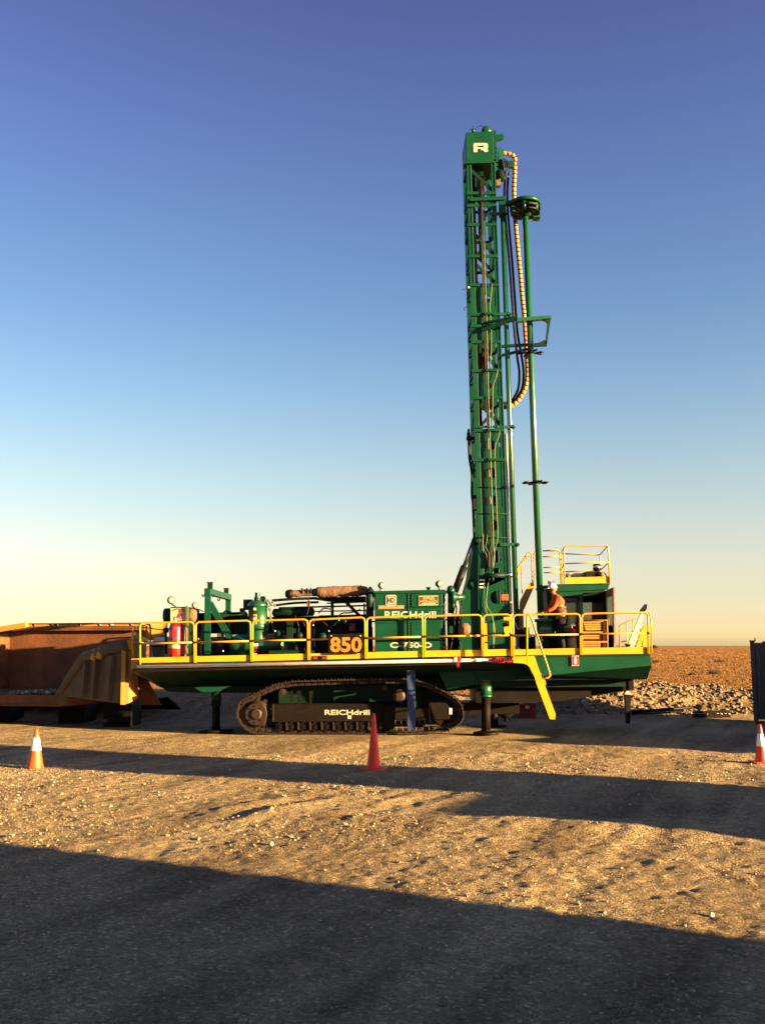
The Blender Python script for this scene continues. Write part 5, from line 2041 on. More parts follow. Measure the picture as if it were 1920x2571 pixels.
# loading arm on the right
mb = MB(); mb.beam(mp(832, .35, -.07), U(1296, 799, YM - .34), .09, .10, up=(0, 1, 0)); mb.beam(U(1218, 810, YM - .06), U(1299, 796, YM - .34), .05, .10, up=(0, 1, 0)); cbuild(mb, 'loading_arm', M['green'])
mb = MB(); mb.prism([U(1297, 797.5, YM - .40), U(1383, 791, YM - .40), U(1383, 798.5, YM - .40), U(1298, 807, YM - .40)], (0, .16, 0)); cbuild(mb, 'loading_beam', M['green_gloss'])
mb = MB(); mb.prism([U(1383, 797, YM - .34), U(1378.5, 820, YM - .34), U(1372, 867, YM - .34), U(1367.5, 862, YM - .34), U(1369.5, 853, YM - .34), U(1373, 825, YM - .34), U(1374, 812, YM - .34), U(1370, 806, YM - .34), U(1355, 801, YM - .34), U(1368, 799, YM - .34)], (0, .08, 0)); cbuild(mb, 'loading_leg', M['dark_shaded_green'])
mb = MB(); mb.prism([U(1372, 868, YM - .34), U(1336, 869.5, YM - .34), U(1336, 862, YM - .34), U(1353, 860, YM - .34), U(1366, 853, YM - .34), U(1371, 858, YM - .34)], (0, .08, 0)); cbuild(mb, 'loading_foot', M['dark_shaded_green'])
mb = MB(); mb.beam(U(1256, 870, YM + .1), U(1337, 865, YM - .08), .07, .08, up=(0, 1, 0)); cbuild(mb, 'lower_arm', M['green'])
mb = MB(); mb.beam(U(1257, 893, YM + .1), U(1336, 874, YM - .02), .07, .06, up=(0, 1, 0)); cbuild(mb, 'lower_strut', M['green'])
# hose loop
ob = rpath([(1262, 385), (1275, 386), (1286, 390), (1292, 400), (1291.5, 415), (1291, 440), (1289.5, 470), (1290, 503), (1292, 540), (1295, 580), (1301, 644), (1306, 698), (1310, 745), (1315, 791), (1318, 835), (1322, 900), (1323, 940), (1318.5, 972), (1308, 994), (1296, 1010), (1281, 1020), (1262, 1023)], YM + .3, 14)
# even out to short links: long orange pieces, short black joints
d_ = [0]
for i in range(1, len(ob)):
    d_.append(d_[-1] + (ob[i] - ob[i - 1]).length)
def along(path, dd, s):
    s = max(0, min(dd[-1], s))
    for i in range(1, len(dd)):
        if s <= dd[i]:
            return path[i - 1].lerp(path[i], (s - dd[i - 1]) / max(1e-6, dd[i] - dd[i - 1]))
    return path[-1]
mb = MB(); pts, rr, mi_ = [], [], []
s = 0.0
while s < d_[-1]:
    pts += [along(ob, d_, s), along(ob, d_, s + .006), along(ob, d_, s + .10), along(ob, d_, s + .106)]
    rr += [.055, .061, .061, .055]
    mi_ += [1, 0, 1, 1]
    s += .128
mb.tube(pts, rr, 10, mis=mi_); cbuild(mb, 'hose_guard', [M['hose_orange'], M['rubber']])
for off, r_ in ((0, .034), (7.5, .034)):
    mb = MB()
    pts = [(1267.5 + off, 446), (1265.5 + off, 480), (1266 + off, 520), (1269 + off, 560), (1278 + off, 662), (1284 + off, 744), (1291 + off, 835), (1298 + off * 1.5, 898), (1303 + off * 1.4, 934), (1301 + off * 1.3, 972), (1292 + off, 994), (1281 + off, 1008), (1262, 1012 + off * .3)]
    mb.tube(rpath(pts, YM + .38, 6), r_, 8); cbuild(mb, 'loop_hose', M['hose_brown'])
    mb = MB(); mb.cyl(U(1268 + off, 436, YM + .38), U(1267.5 + off, 450, YM + .38), .03, 8); cbuild(mb, 'hose_ferrule', M['chrome'])
# carousel foot
mb = MB(); mb.lathe(U(1372, 1583, YM + .0), (0, 0, 1), [(-.10, .08), (-.09, .30), (-.02, .31), (-.015, .27), (.02, .26), (.22, .26), (.23, .31), (.30, .31), (.31, .1)], 30); cbuild(mb, 'carousel_base', M['green_gloss'])
mb = MB(); mb.cyl(U(1372, 1594, YM), U(1374, 1642, YM), .12, 16); cbuild(mb, 'carousel_post', M['dark_shaded_green'])

# ------------------------------------------------------------------ operator's cab
cab = empty('operator_cab', tuple(U(1450, 1640, YK)), rig)
KO = Vector(cab.location)


def kbuild(mb, name, mat, parent=None, **k):
    mb.v = [tuple(Vector(v) - KO) for v in mb.v]
    return mb.build(name, mat, parent or cab, **k)


KD = 1.75
mb = MB(); mb.prism([U(1396, 1467, YK - .05), U(1531, 1464, YK - .05), U(1526, 1480, YK - .05), U(1396, 1486, YK - .05)], (0, KD + .1, 0)); kbuild(mb, 'cab_roof', M['green'], bevel=.01)
mb = MB(); mb.prism([U(1364, 1470, YK + .25), U(1396, 1468, YK + .25), U(1396, 1640, YK + .25), U(1376, 1640, YK + .25), U(1372, 1484, YK + .25)], (0, KD - .3, 0)); kbuild(mb, 'cab_side', M['dark_shaded_green'])
# front frame around the fixed window
def kpoly(pts, name, mat, dy=0.0, th=.06, parent=None):
    mb = MB(); rpoly(mb, pts, YK + dy, th); return kbuild(mb, name, M[mat], parent)
kpoly([(1396, 1484), (1462, 1482.5), (1462, 1497), (1396, 1500)], 'cab_header', 'green')
kpoly([(1453, 1496), (1462, 1496), (1463.5, 1640), (1455, 1640)], 'cab_pillar', 'green', dy=-.005)
kpoly([(1396, 1497), (1404, 1497), (1405, 1640), (1396, 1640)], 'cab_pillar', 'dark_shaded_green', dy=.003)
kpoly([(1396, 1580), (1455, 1578), (1455, 1640), (1396, 1640)], 'cab_lower_panel', 'dark_shaded_green', dy=.01)
wf = kpoly([(1404, 1496), (1454, 1496), (1454, 1500), (1409, 1500), (1408, 1505), (1408, 1572), (1404, 1580)], 'window_frame', 'rubber', dy=-.01, th=.03)
kpoly([(1449, 1503), (1454, 1498), (1455, 1578), (1450, 1572)], 'window_frame', 'rubber', dy=-.01, th=.03)
kpoly([(1406, 1502), (1452, 1501), (1452, 1576), (1406, 1578)], 'window_pane', 'glass', dy=.02, th=.008)
kpoly([(1404, 1500), (1454, 1499), (1454, 1512), (1404, 1514)], 'window_blind', 'black', dy=.05, th=.01)
# door opening: jamb, back wall with its window
kpoly([(1462, 1482), (1518, 1480), (1518, 1486), (1462, 1489)], 'door_header', 'green')
kpoly([(1513, 1486), (1520, 1486), (1521, 1640), (1514, 1640)], 'door_jamb', 'black')
def back(pts, name, mat, th=.05):
    mb = MB(); rpoly(mb, pts, YK + KD - .05, th); return kbuild(mb, name, M[mat])
back([(1370, 1480), (1512, 1478), (1512, 1512), (1370, 1514)], 'back_wall', 'black')
back([(1370, 1565), (1512, 1561), (1512, 1640), (1370, 1640)], 'back_wall', 'black')
back([(1498, 1512), (1512, 1512), (1512, 1562), (1498, 1562)], 'back_pillar', 'black')
back([(1447, 1513), (1462, 1513), (1462, 1564), (1447, 1564)], 'back_pillar', 'black')
mb = MB(); rpoly(mb, [(1400, 1510), (1500, 1510), (1500, 1566), (1400, 1566)], YK + KD - .03, .008); kbuild(mb, 'window_pane', M['glass'])
mb = MB(); rpoly(mb, [(1518, 1486), (1520, 1486), (1521, 1640), (1518.5, 1640)], YK + .07, KD - .1); kbuild(mb, 'cab_side', M['black'])
mb = MB(); rpoly(mb, [(1398, 1634), (1518, 1631), (1518, 1640), (1398, 1640)], YK + .07, KD - .1); kbuild(mb, 'cab_floor', M['black'])
# seat inside
mb = MB(); rpoly(mb, [(1408, 1540), (1428, 1538), (1432, 1585), (1408, 1590)], YK + .6, .5); kbuild(mb, 'cab_seat', M['rubber'])
# open door leaf swung out towards the viewer
dl = MB()
h0, h1 = U(1517, 1484, YK - .02), U(1520, 1632, YK - .02)
f0, f1 = U(1539, 1474, YK - .95), U(1541, 1642, YK - .95)
def leaf(t0, t1, v0, v1, name, mat, th=.04, parent=None):
    P = lambda t, v: (h0.lerp(h1, v)).lerp(f0.lerp(f1, v), t)
    mb = MB(); mb.prism([P(t0, v0), P(t1, v0), P(t1, v1), P(t0, v1)], (th, .01, 0)); return kbuild(mb, name, M[mat], parent, fix=True)
door = leaf(0, .12, 0, 1, 'cab_door', 'frame_brown')
leaf(.86, 1.0, 0, 1, 'door_stile', 'wrap'); leaf(.12, .86, 0, .12, 'door_rail', 'wrap'); leaf(.12, .86, .58, 1, 'door_panel', 'frame_brown'); leaf(.12, .86, .12, .58, 'door_pane', 'glass', .012)
# perforated steps up to the door
for k, (ya, yb) in enumerate(((1561, 1582), (1589, 1608), (1613, 1626))):
    mb = MB(); rpoly(mb, [(1462, ya), (1509 - k * 1, ya - .5), (1509 - k * 1, yb), (1462, yb + .5)], YK - 1.05 - k * .2, .02)
    stp = kbuild(mb, 'step_riser', M['orange_grate'])
    mb = MB()
    for j in range(12):
        for i in range(3 if yb - ya > 15 else 2):
            p = U(1465 + j * 3.7, ya + 4.5 + i * 5.4, YK - 1.055 - k * .2)
            mb.lathe(p, (0, 1, 0), [(0, .013), (.004, .013)], 6)
    for v in range(len(mb.v)): pass
    hl = kbuild(mb, 'riser_holes', M['hose_brown'], joined=True); tag(hl, kind='stuff')
    mb = MB(); rpoly(mb, [(1461, ya - 3), (1524, ya - 3.5), (1524, ya), (1461, ya + .5)], YK - 1.08 - k * .2, .2); kbuild(mb, 'step_tread', M['orange_grate'])
mb = MB(); rpoly(mb, [(1512, 1562), (1521, 1562), (1521, 1642), (1512, 1642)], YK - 1.0, .03); kbuild(mb, 'step_shade', M['hose_brown'])  # dark brown strip paints the shaded right end of the steps
mb = MB(); mb.tube([U(1463, 1558, YK - 1.1), U(1523.5, 1557.5, YK - 1.1), U(1524.5, 1640, YK - 1.1)], .018, 6); kbuild(mb, 'step_rail', M['orange_grate'])
# lamp on roof corner, wiring
mb = MB(); rpoly(mb, [(1375, 1458), (1381, 1458), (1384, 1467), (1378, 1468)], YK + .2, .1); kbuild(mb, 'roof_lamp', M['wrap'])
mb = MB(); mb.tube(rpath([(1384, 1462), (1389, 1460), (1394, 1466), (1399, 1470)], YK + .2), .008, 5); kbuild(mb, 'roof_wire', M['rubber'])

# railed platform on the cab roof
yr0, yr1 = YK - .15, YK + 1.25
def pipe(pts, r=.02, name='roof_rail', parent=None):
    mb = MB(); mb.tube([U(*p) for p in pts], r, 8); return kbuild(mb, name, M['yellow'])
pipe([(1416, 1466, yr0), (1415, 1378, yr0), (1417, 1374, yr0), (1420, 1372.5, yr0), (1520, 1370, yr0), (1524, 1371.5, yr0), (1526, 1376, yr0), (1530, 1464, yr0)])
pipe([(1416, 1415, yr0), (1527, 1412, yr0)], .018)
pipe([(1416, 1374, yr0), (1408, 1388, yr1), (1407, 1394, yr1)], .018); pipe([(1524, 1372, yr0), (1505, 1393, yr1)], .018)
pipe([(1408, 1390, yr1), (1505, 1393.5, yr1), (1507, 1466, yr1)], .018); pipe([(1408, 1436, yr1), (1507, 1432, yr1)], .018)
pipe([(1416, 1415, yr0), (1408, 1430, yr1)], .016); pipe([(1528, 1412, yr0), (1507, 1431, yr1)], .016)
pipe([(1408, 1390, yr1), (1411, 1466, yr1)])
mb = MB(); rpoly(mb, [(1420, 1450, ), (1529, 1447.5), (1529.5, 1463.5), (1420, 1466)], yr0 + .02, .012); kbuild(mb, 'roof_toe_board', M['yellow'])
pipe([(1362, 1383, yr1), (1400, 1382, yr1), (1403, 1384, yr1), (1404.5, 1389, yr1), (1408, 1466, yr1)]); pipe([(1361, 1398, yr1), (1405, 1397, yr1)], .016)
pipe([(1363, 1425, yr1), (1406, 1424, yr1)], .016); pipe([(1365, 1438, yr1), (1407, 1437, yr1)], .016)
# stair up to the platform
mb = MB(); rpoly(mb, [(1303, 1525), (1305, 1508), (1328, 1464), (1335, 1462), (1340, 1468), (1339, 1476), (1314, 1532), (1306, 1536)], YK + .9, .04); kbuild(mb, 'stair_stringer', M['yellow'])
mb = MB(); rpoly(mb, [(1303, 1525), (1305, 1508), (1328, 1464), (1335, 1462), (1340, 1468), (1339, 1476), (1314, 1532), (1306, 1536)], YK + 1.5, .04); kbuild(mb, 'stair_stringer', M['yellow'])
for k in range(5):
    mb = MB(); x, y = 1310 + k * 5.5, 1522 - k * 12; rpoly(mb, [(x, y), (x + 7, y), (x + 7, y + 2), (x, y + 2)], YK + .95, .54); kbuild(mb, 'stair_tread', M['yellow'])
pipe([(1298, 1450, YK + .9), (1298, 1428, YK + .9), (1323, 1390, YK + .9), (1328, 1387, YK + .9), (1332, 1388, YK + .9), (1334, 1392, YK + .9), (1336, 1470, YK + .9)])
pipe([(1299, 1446, YK + 1.5), (1303, 1420, YK + 1.5), (1325, 1396, YK + 1.5), (1331, 1396, YK + 1.5), (1334, 1402, YK + 1.5)], .016)
pipe([(1308, 1414, YK + .9), (1310, 1490, YK + .9)], .016)
pipe([(1340, 1470, YK + .6), (1339, 1392, YK + .6), (1342, 1386, YK + .6), (1348, 1384, YK + .6)], .018)
mb = MB(); rpoly(mb, [(1300, 1528), (1313, 1533), (1316, 1640), (1300, 1640)], YK + .95, .06); kbuild(mb, 'stair_post', M['yellow'])
# machinery on the roof
mb = MB(); rpoly(mb, [(1470, 1435), (1502, 1433.5), (1502, 1448), (1470, 1449)], YK + .3, .5); kbuild(mb, 'intake_box', M['black'])
mb = MB(); mb.lathe(U(1498, 1434, YK + .5), (0, 0, 1), [(-.1, .06), (0, .06), (.02, .10), (.08, .115), (.10, .10), (.101, .10), (.14, .11), (.19, .10), (.20, .03)], 18, mis=[0, 0, 0, 0, 1, 1, 0, 0]); kbuild(mb, 'air_intake', [M['black'], M['white']])
mb = MB(); mb.lathe(U(1509, 1442, YK + .3), (1, -.4, 0), [(-.08, .05), (-.04, .075), (.04, .075), (.06, .05)], 14); mb.tube(rpath([(1511, 1440), (1517, 1438), (1522, 1446), (1526, 1448)], YK + .3), .025, 6); kbuild(mb, 'intake_motor', M['wrap'])
for x, w in ((1428, 12), (1448, 16), (1462, 9)):
    mb = MB(); c_ = U(x, 1447, YK + .6)
    mb.lathe(c_, (0, 0, 1), [(-.05, w * .01), (.0, w * .0115), (.06, w * .009), (.09, w * .003)], 10); kbuild(mb, 'roof_sack', M['cream'])

# descending stair and silver stringer at the right end
for nm, pts, mt, Y in (('end_stringer', [(1623, 1517), (1624, 1527), (1615, 1538), (1611, 1560), (1590, 1626), (1585, 1642), (1572, 1636), (1574, 1622), (1608, 1540), (1612, 1524)], 'alu', YF + 1.3),
                       ('end_fender', [(1590, 1640), (1600, 1612), (1609, 1582), (1616, 1573), (1626, 1568), (1631, 1575), (1631, 1590), (1618, 1592), (1608, 1620), (1601, 1640)], 'yellow', YF + .9),
                       ('end_post', [(1613, 1592), (1625, 1590), (1625, 1640), (1613, 1640)], 'rust_yellow', YF + 1.0)):
    mb = MB(); rpoly(mb, pts, Y, .08); mb.build(nm, M[mt], rig)
mb = MB(); rpoly(mb, [(1608, 1532), (1620, 1517), (1624, 1517), (1623, 1529), (1616, 1537), (1609, 1541)], YF + 1.27, .14); mb.build('stringer_tip', M['black'], rig)
mb = MB(); rpoly(mb, [(1571, 1616), (1583, 1618), (1580, 1624), (1572, 1621)], YF + 1.27, .14); mb.build('stringer_foot', M['black'], rig)
mb = MB(); mb.tube([U(1556, 1640, YB - .6), U(1554, 1574, YB - .6), U(1556, 1570, YB - .6), U(1603, 1547, YB - .6), U(1610, 1600, YB - .6)], .022, 7); mb.build('handrail', M['yellow'], rig)
for a_, b_ in (((1555, 1612), (1600, 1604)), ((1571, 1563), (1573, 1640)), ((1588, 1556), (1586, 1600))):
    mb = MB(); mb.cyl(U(*a_, YB - .6), U(*b_, YB - .6), .017, 6); mb.build('stair_rail', M['yellow'], rig)
mb = MB(); mb.tube([U(1628, 1538, YF), U(1634, 1560, YF + .0), U(1634.5, 1640, YF)], .02, 7); mb.build('end_rail', M['yellow'], rig)
# controls and clutter at the foot of the mast
mb = MB(); rbox(mb, 1300, 1575, 1330, 1640, YK + .2, .6); rbox(mb, 1405, 1590, 1425, 1640, YK - .3, .3); mb.build('control_box', M['black'], rig)
mb = MB(); rbox(mb, 1318, 1600, 1345, 1640, YM + .3, .3); mb.build('valve_bank', M['dark_shaded_green'], rig)
for pts in ([(1290, 1560), (1300, 1580), (1310, 1575), (1318, 1600)], [(1325, 1590), (1335, 1600), (1350, 1596), (1362, 1610)], [(1380, 1600), (1392, 1620), (1402, 1615)]):
    mb = MB(); mb.tube(rpath(pts, YM - .1), .02, 6); mb.build('control_hose', M['rubber'], rig)
mb = MB(); mb.lathe(U(1302, 1630, YM - .2), (0, 0, 1), [(-.1, .05), (-.05, .06), (0, .035), (.05, .02)], 10); mb.build('bright_fitting', M['alu'], rig)


# ------------------------------------------------------------------ things standing on the rig's deck
def on_rig(name, px, py, Y):
    """empty whose axes lean with the rig"""
    p = at(px, py, Y)
    o = empty(name, (0, 0, 0))
    o.matrix_world = Matrix.Translation(p) @ RIG_M.to_3x3().to_4x4()
    return o, o.matrix_world.inverted()


def extinguisher(px, pyb, pyt, Y, wpx, label, big=True):
    root, inv = on_rig('fire_extinguisher', px, pyb, Y)
    k = Y / FPX * 0.99
    r = wpx * k / 2
    h = (pyb - pyt) * k
    tag(root, label, 'fire extinguisher')
    mb = MB()
    mb.lathe((0, 0, 0), (0, 0, 1), [(0, r * .9), (.03, r), (h * .86, r), (h * .93, r * .85), (h * .98, r * .5), (h, r * .3)], 28)
    mb.build('cylinder', M['red'], root)
    if big:
        for z0, z1 in ((h * .90 - .09, h * .90 - .03), (h * .50, h * .55)):
            mb = MB(); mb.lathe((0, 0, z0), (0, 0, 1), [(0, r * 1.01), (0.002, r * 1.03), (z1 - z0, r * 1.03), (z1 - z0 + .002, r * 1.01)], 28)
            mb.build('band', M['violet'], root)
    mb = MB()
    z0, z1 = (h * .24, h * .42) if big else (h * .25, h * .6)
    n = 14
    for i in range(n):
        a0 = math.pi * 1.02 + (math.pi * .78) * i / n
        a1 = math.pi * 1.02 + (math.pi * .78) * (i + 1) / n
        rr = r * 1.006
        mb.add([(math.cos(a0) * rr, math.sin(a0) * rr, z0), (math.cos(a1) * rr, math.sin(a1) * rr, z0), (math.cos(a1) * rr, math.sin(a1) * rr, z1), (math.cos(a0) * rr, math.sin(a0) * rr, z1)], [[0, 1, 2, 3]])
    mb.build('paper_label', M['cream'], root)
    mb = MB()
    mb.cyl((0, 0, h), (0, 0, h + .06), r * .22, 10)
    mb.box((-r * .2, -.02, h + .06), (r * .9, .02, h + .085))
    mb.box((-r * .2, -.02, h + .10), (r * .8, .02, h + .115))
    mb.build('valve', M['alu'], root, joined=True)
    mb = MB()
    mb.tube(smooth_path([(r * .2, 0, h + .05), (r * 1.2, -.02, h - .02), (r * 1.35, -.03, h * .7), (r * 1.25, -.03, h * .4)], 5), .018, 7)
    mb.build('hose', M['rubber'], root)
    return root


extinguisher(440.5, 1648, 1564, YF + .22, 33, 'large red fire suppression bottle with pale label and violet bands by the cream panel')
extinguisher(1437, 1641, 1578, YK - .35, 23, 'smaller red extinguisher with a pale label standing beside the orange cab steps', False)

root, inv = on_rig('gas_bottle', 461, 1648, YF + .2)
tag(root, 'slim violet bottle squeezed in beside the large red suppression bottle', 'gas bottle')
mb = MB(); mb.lathe((0, 0, 0), (0, 0, 1), [(0, .055), (.02, .065), (.62, .065), (.70, .04), (.72, .02)], 16); mb.build('cylinder', M['violet'], root)
mb = MB(); mb.lathe((0, 0, .72), (0, 0, 1), [(0, .02), (.05, .02), (.055, .03), (.08, .03)], 10); mb.build('valve', M['alu'], root)
mb = MB(); mb.tube(smooth_path([(.02, -.02, .78), (.07, -.05, .7), (.075, -.05, .4), (.07, -.05, .05)], 4), .012, 6); mb.build('hose', M['deep_red'], root)

root, inv = on_rig('water_tank', 397, 1651, YF + 1.9)
tag(root, 'white plastic tank with sloping shoulders behind the left end railing', 'tank')
mb = MB()
V_ = lambda x, y: inv @ at(x, y, YF + 1.9)
mb.prism([V_(379, 1652), (V_(380, 1612)), V_(392, 1600), V_(421, 1598), V_(424, 1650)], (0, .6, 0)); mb.build('tank_body', M['white'], root, bevel=.02)
mb = MB(); mb.lathe(V_(405, 1599) + Vector((0, .3, 0)), (0, 0, 1), [(0, .09), (.03, .09), (.04, .05)], 14); mb.build('cap', M['black'], root)
root, inv = on_rig('crate', 393.5, 1648, YF + 1.3)
tag(root, 'dark grey open bin with a rim in front of the white tank', 'bin')
V_ = lambda x, y: inv @ at(x, y, YF + 1.3)
mb = MB(); mb.prism([V_(384, 1649), V_(381.5, 1624), V_(406.5, 1624), V_(405, 1649)], (0, .3, 0)); mb.build('bin_body', M['container'], root, bevel=.01)
mb = MB(); mb.prism([V_(379.5, 1624), V_(381, 1619.5), V_(405, 1619), V_(408, 1624)], (0, .33, 0)); mb.build('bin_rim', M['black'], root)

# ------------------------------------------------------------------ the operator
PY = 24.95
per, pinv = on_rig('person_placeholder', 1410, 1642, PY)
PM = per.matrix_world.copy()
bpy.data.objects.remove(per)


def skin_obj(name, pts, edges, radii, mat, parent=None, sub=2, root=0):
    me = bpy.data.meshes.new(name)
    me.from_pydata([tuple(p) for p in pts], edges, [])
    o = bpy.data.objects.new(name, me); col.objects.link(o)
    sk = o.modifiers.new('skin', 'SKIN'); sk.use_smooth_shade = True
    for i, r in enumerate(radii):
        rr = r if isinstance(r, tuple) else (r, r)
        me.skin_vertices[0].data[i].radius = rr
        me.skin_vertices[0].data[i].use_root = (i == root)
    sb = o.modifiers.new('smooth', 'SUBSURF'); sb.levels = sub; sb.render_levels = sub
    me.materials.append(mat)
    if parent: o.parent = parent
    return o


# figure frame: x to the right, faces -x; y away from the viewer
pts = [(0.03, .15, .96), (0.02, .15, 1.10), (-.03, .15, 1.30), (-.08, .15, 1.46), (-.12, .15, 1.54), (-.155, .15, 1.60), (-.16, .15, 1.69), (-.155, .15, 1.745),      # 0-7 spine, neck, head
       (.03, .06, .90), (.0, .05, .50), (.05, .05, .09), (-.10, .05, .04),            # 8-11 near leg
       (.03, .24, .90), (-.03, .25, .50), (.03, .25, .09), (-.12, .25, .04),          # 12-15 far leg
       (-.06, -.02, 1.42), (-.16, -.08, 1.17), (-.36, -.05, 1.08), (-.42, -.04, 1.07),  # 16-19 near arm
       (-.07, .32, 1.42), (-.20, .38, 1.18), (-.40, .30, 1.10), (-.46, .29, 1.09)]     # 20-23 far arm
edges = [(0, 1), (1, 2), (2, 3), (3, 4), (4, 5), (5, 6), (6, 7), (0, 8), (8, 9), (9, 10), (10, 11), (0, 12), (12, 13), (13, 14), (14, 15), (3, 16), (16, 17), (17, 18), (18, 19), (3, 20), (20, 21), (21, 22), (22, 23)]
rad = [(.13, .15), (.13, .15), (.14, .17), (.11, .13), .058, (.075, .075), (.098, .085), (.07, .06), .088, .060, .042, .035, .088, .060, .042, .035, .058, .044, .032, .030, .058, .044, .032, .030]
person = skin_obj('person', pts, edges, rad, M['skin'])
person.matrix_world = PM
tag(person, 'worker in white hard hat and orange and khaki shirt leaning over the green pipe drum', 'person')
# nose, ears and eyes
mb = MB()
mb.prism([(-.245, .15, 1.675), (-.280, .15, 1.635), (-.245, .15, 1.63)], (0, .022, 0)); mb.build('nose', M['skin'], person)
for s in (-1, 1):
    mb = MB(); mb.lathe((-.15, .15 + s * .088, 1.655), (0, s, 0), [(0, .030), (.012, .034), (.02, .015)], 10); mb.build('ear', M['skin'], person)
    mb = MB(); mb.lathe((-.238, .15 + s * .035, 1.675), (-1, 0, 0), [(0, .014), (.008, .010), (.011, .003)], 8); mb.build('eye', M['black'], person)
mb = MB(); mb.box((-.248, .125, 1.597), (-.235, .175, 1.604)); mb.build('mouth', M['deep_red'], person)
mb = MB(); mb.lathe((-.13, .15, 1.62), (0, 0, 1), [(-.01, .075), (.03, .098), (.09, .102), (.11, .09)], 18); mb.build('hair', M['hair'], person)
# hands: palm, four fingers and a thumb curled over the drum rim
for (w, f) in (((-.42, -.04, 1.07), (-1, .05, -.25)), ((-.46, .29, 1.09), (-1, -.05, -.3))):
    w, f = Vector(w), Vector(f).normalized()
    sd = Vector((0, 1, 0)); up_ = f.cross(sd).normalized() * -1
    P_, E_, R_ = [w, w + f * .045, w + f * .085], [(0, 1), (1, 2)], [(.026, .020), (.034, .018), (.036, .016)]
    hand = skin_obj('hand', P_, E_, R_, M['skin'], person, 1)
    for k in range(4):
        L_ = (.072, .082, .077, .060)[k]
        b_ = w + f * .085 + sd * ((k - 1.5) * .019)
        dn = (f * .55 - Vector((0, 0, .8))).normalized()
        skin_obj('finger', [b_ - f * .02, b_ + f * L_ * .45, b_ + f * L_ * .45 + dn * L_ * .35, b_ + f * L_ * .35 + dn * L_ * .65], [(0, 1), (1, 2), (2, 3)], [.0095, .009, .0085, .0075], M['skin'], person, 1)
    b_ = w + f * .03 + sd * (-.03 if w.y > .1 else .03)
    q_ = Vector((0, -1, 0)) if w.y > .1 else Vector((0, 1, 0))
    skin_obj('thumb', [b_, b_ + f * .03 + q_ * .02, b_ + f * .06 + q_ * .018 - Vector((0, 0, .015))], [(0, 1), (1, 2)], [.012, .011, .009], M['skin'], person, 1)
# clothing
sh_p = [(0.02, .15, 1.20), (-.02, .15, 1.32), (-.07, .15, 1.45), (-.105, .15, 1.515), (-.06, -.03, 1.425), (-.155, -.085, 1.19), (-.36, -.055, 1.085), (-.07, .33, 1.425), (-.19, .385, 1.20), (-.40, .305, 1.105)]
sh = skin_obj('shirt', sh_p, [(0, 1), (1, 2), (2, 3), (2, 4), (4, 5), (5, 6), (2, 7), (7, 8), (8, 9)], [(.165, .185), (.165, .19), (.135, .155), .075, .078, .066, .056, .078, .066, .056], M['hivis'], person)
skin_obj('shirt_waist', [(0.035, .15, .94), (0.03, .15, 1.06), (0.02, .15, 1.19)], [(0, 1), (1, 2)], [(.155, .18), (.16, .185), (.163, .184)], M['khaki'], person)
mb = MB()
for z0, c in ((1.165, .022), (1.02, .030)):
    mb.lathe((c, .15, z0), (0, 0, 1), [(0, .155), (.002, .166), (.045, .166), (.047, .155)], 24)
    for i in range(len(mb.v)):
        pass
mb.v = [(x, .15 + (y - .15) * 1.13, z) for x, y, z in mb.v]
mb.build('reflective_band', M['tape'], person)
skin_obj('trousers', [(0.035, .15, .95), (.035, .06, .86), (.0, .05, .50), (.05, .05, .12), (.035, .24, .86), (-.03, .25, .50), (.03, .25, .12)], [(0, 1), (1, 2), (2, 3), (0, 4), (4, 5), (5, 6)], [(.15, .17), .11, .082, .072, .11, .082, .072], M['trousers'], person)
for yy, xx in ((.05, .03), (.25, .01)):
    skin_obj('boot', [(xx + .02, yy, .14), (xx + .02, yy, .06), (xx - .12, yy, .045), (xx - .18, yy, .04)], [(0, 1), (1, 2), (2, 3)], [.06, .062, .052, .042], M['hose_brown'], person, 2)
mb = MB()
prof = [(0, .128), (.012, .132), (.03, .122), (.08, .108), (.12, .075), (.138, .035), (.142, .004)]
ax_ = Vector((-.16, 0, 1)).normalized()
mb.lathe((-.150, .15, 1.690), ax_, prof, 24)
helm = mb.build('hard_hat', M['white'], person)
mb = MB(); mb.prism([(-.27, .04, 1.676), (-.345, .08, 1.662), (-.358, .15, 1.658), (-.345, .22, 1.662), (-.27, .26, 1.676), (-.22, .22, 1.684), (-.22, .08, 1.684)], (0, 0, .014)); mb.build('hat_brim', M['white'], person)
mb = MB(); mb.tube(smooth_path([(-.262, .06, 1.74), (-.285, .15, 1.75), (-.262, .24, 1.74)], 4), .02, 7); mb.build('goggles', M['black'], person)

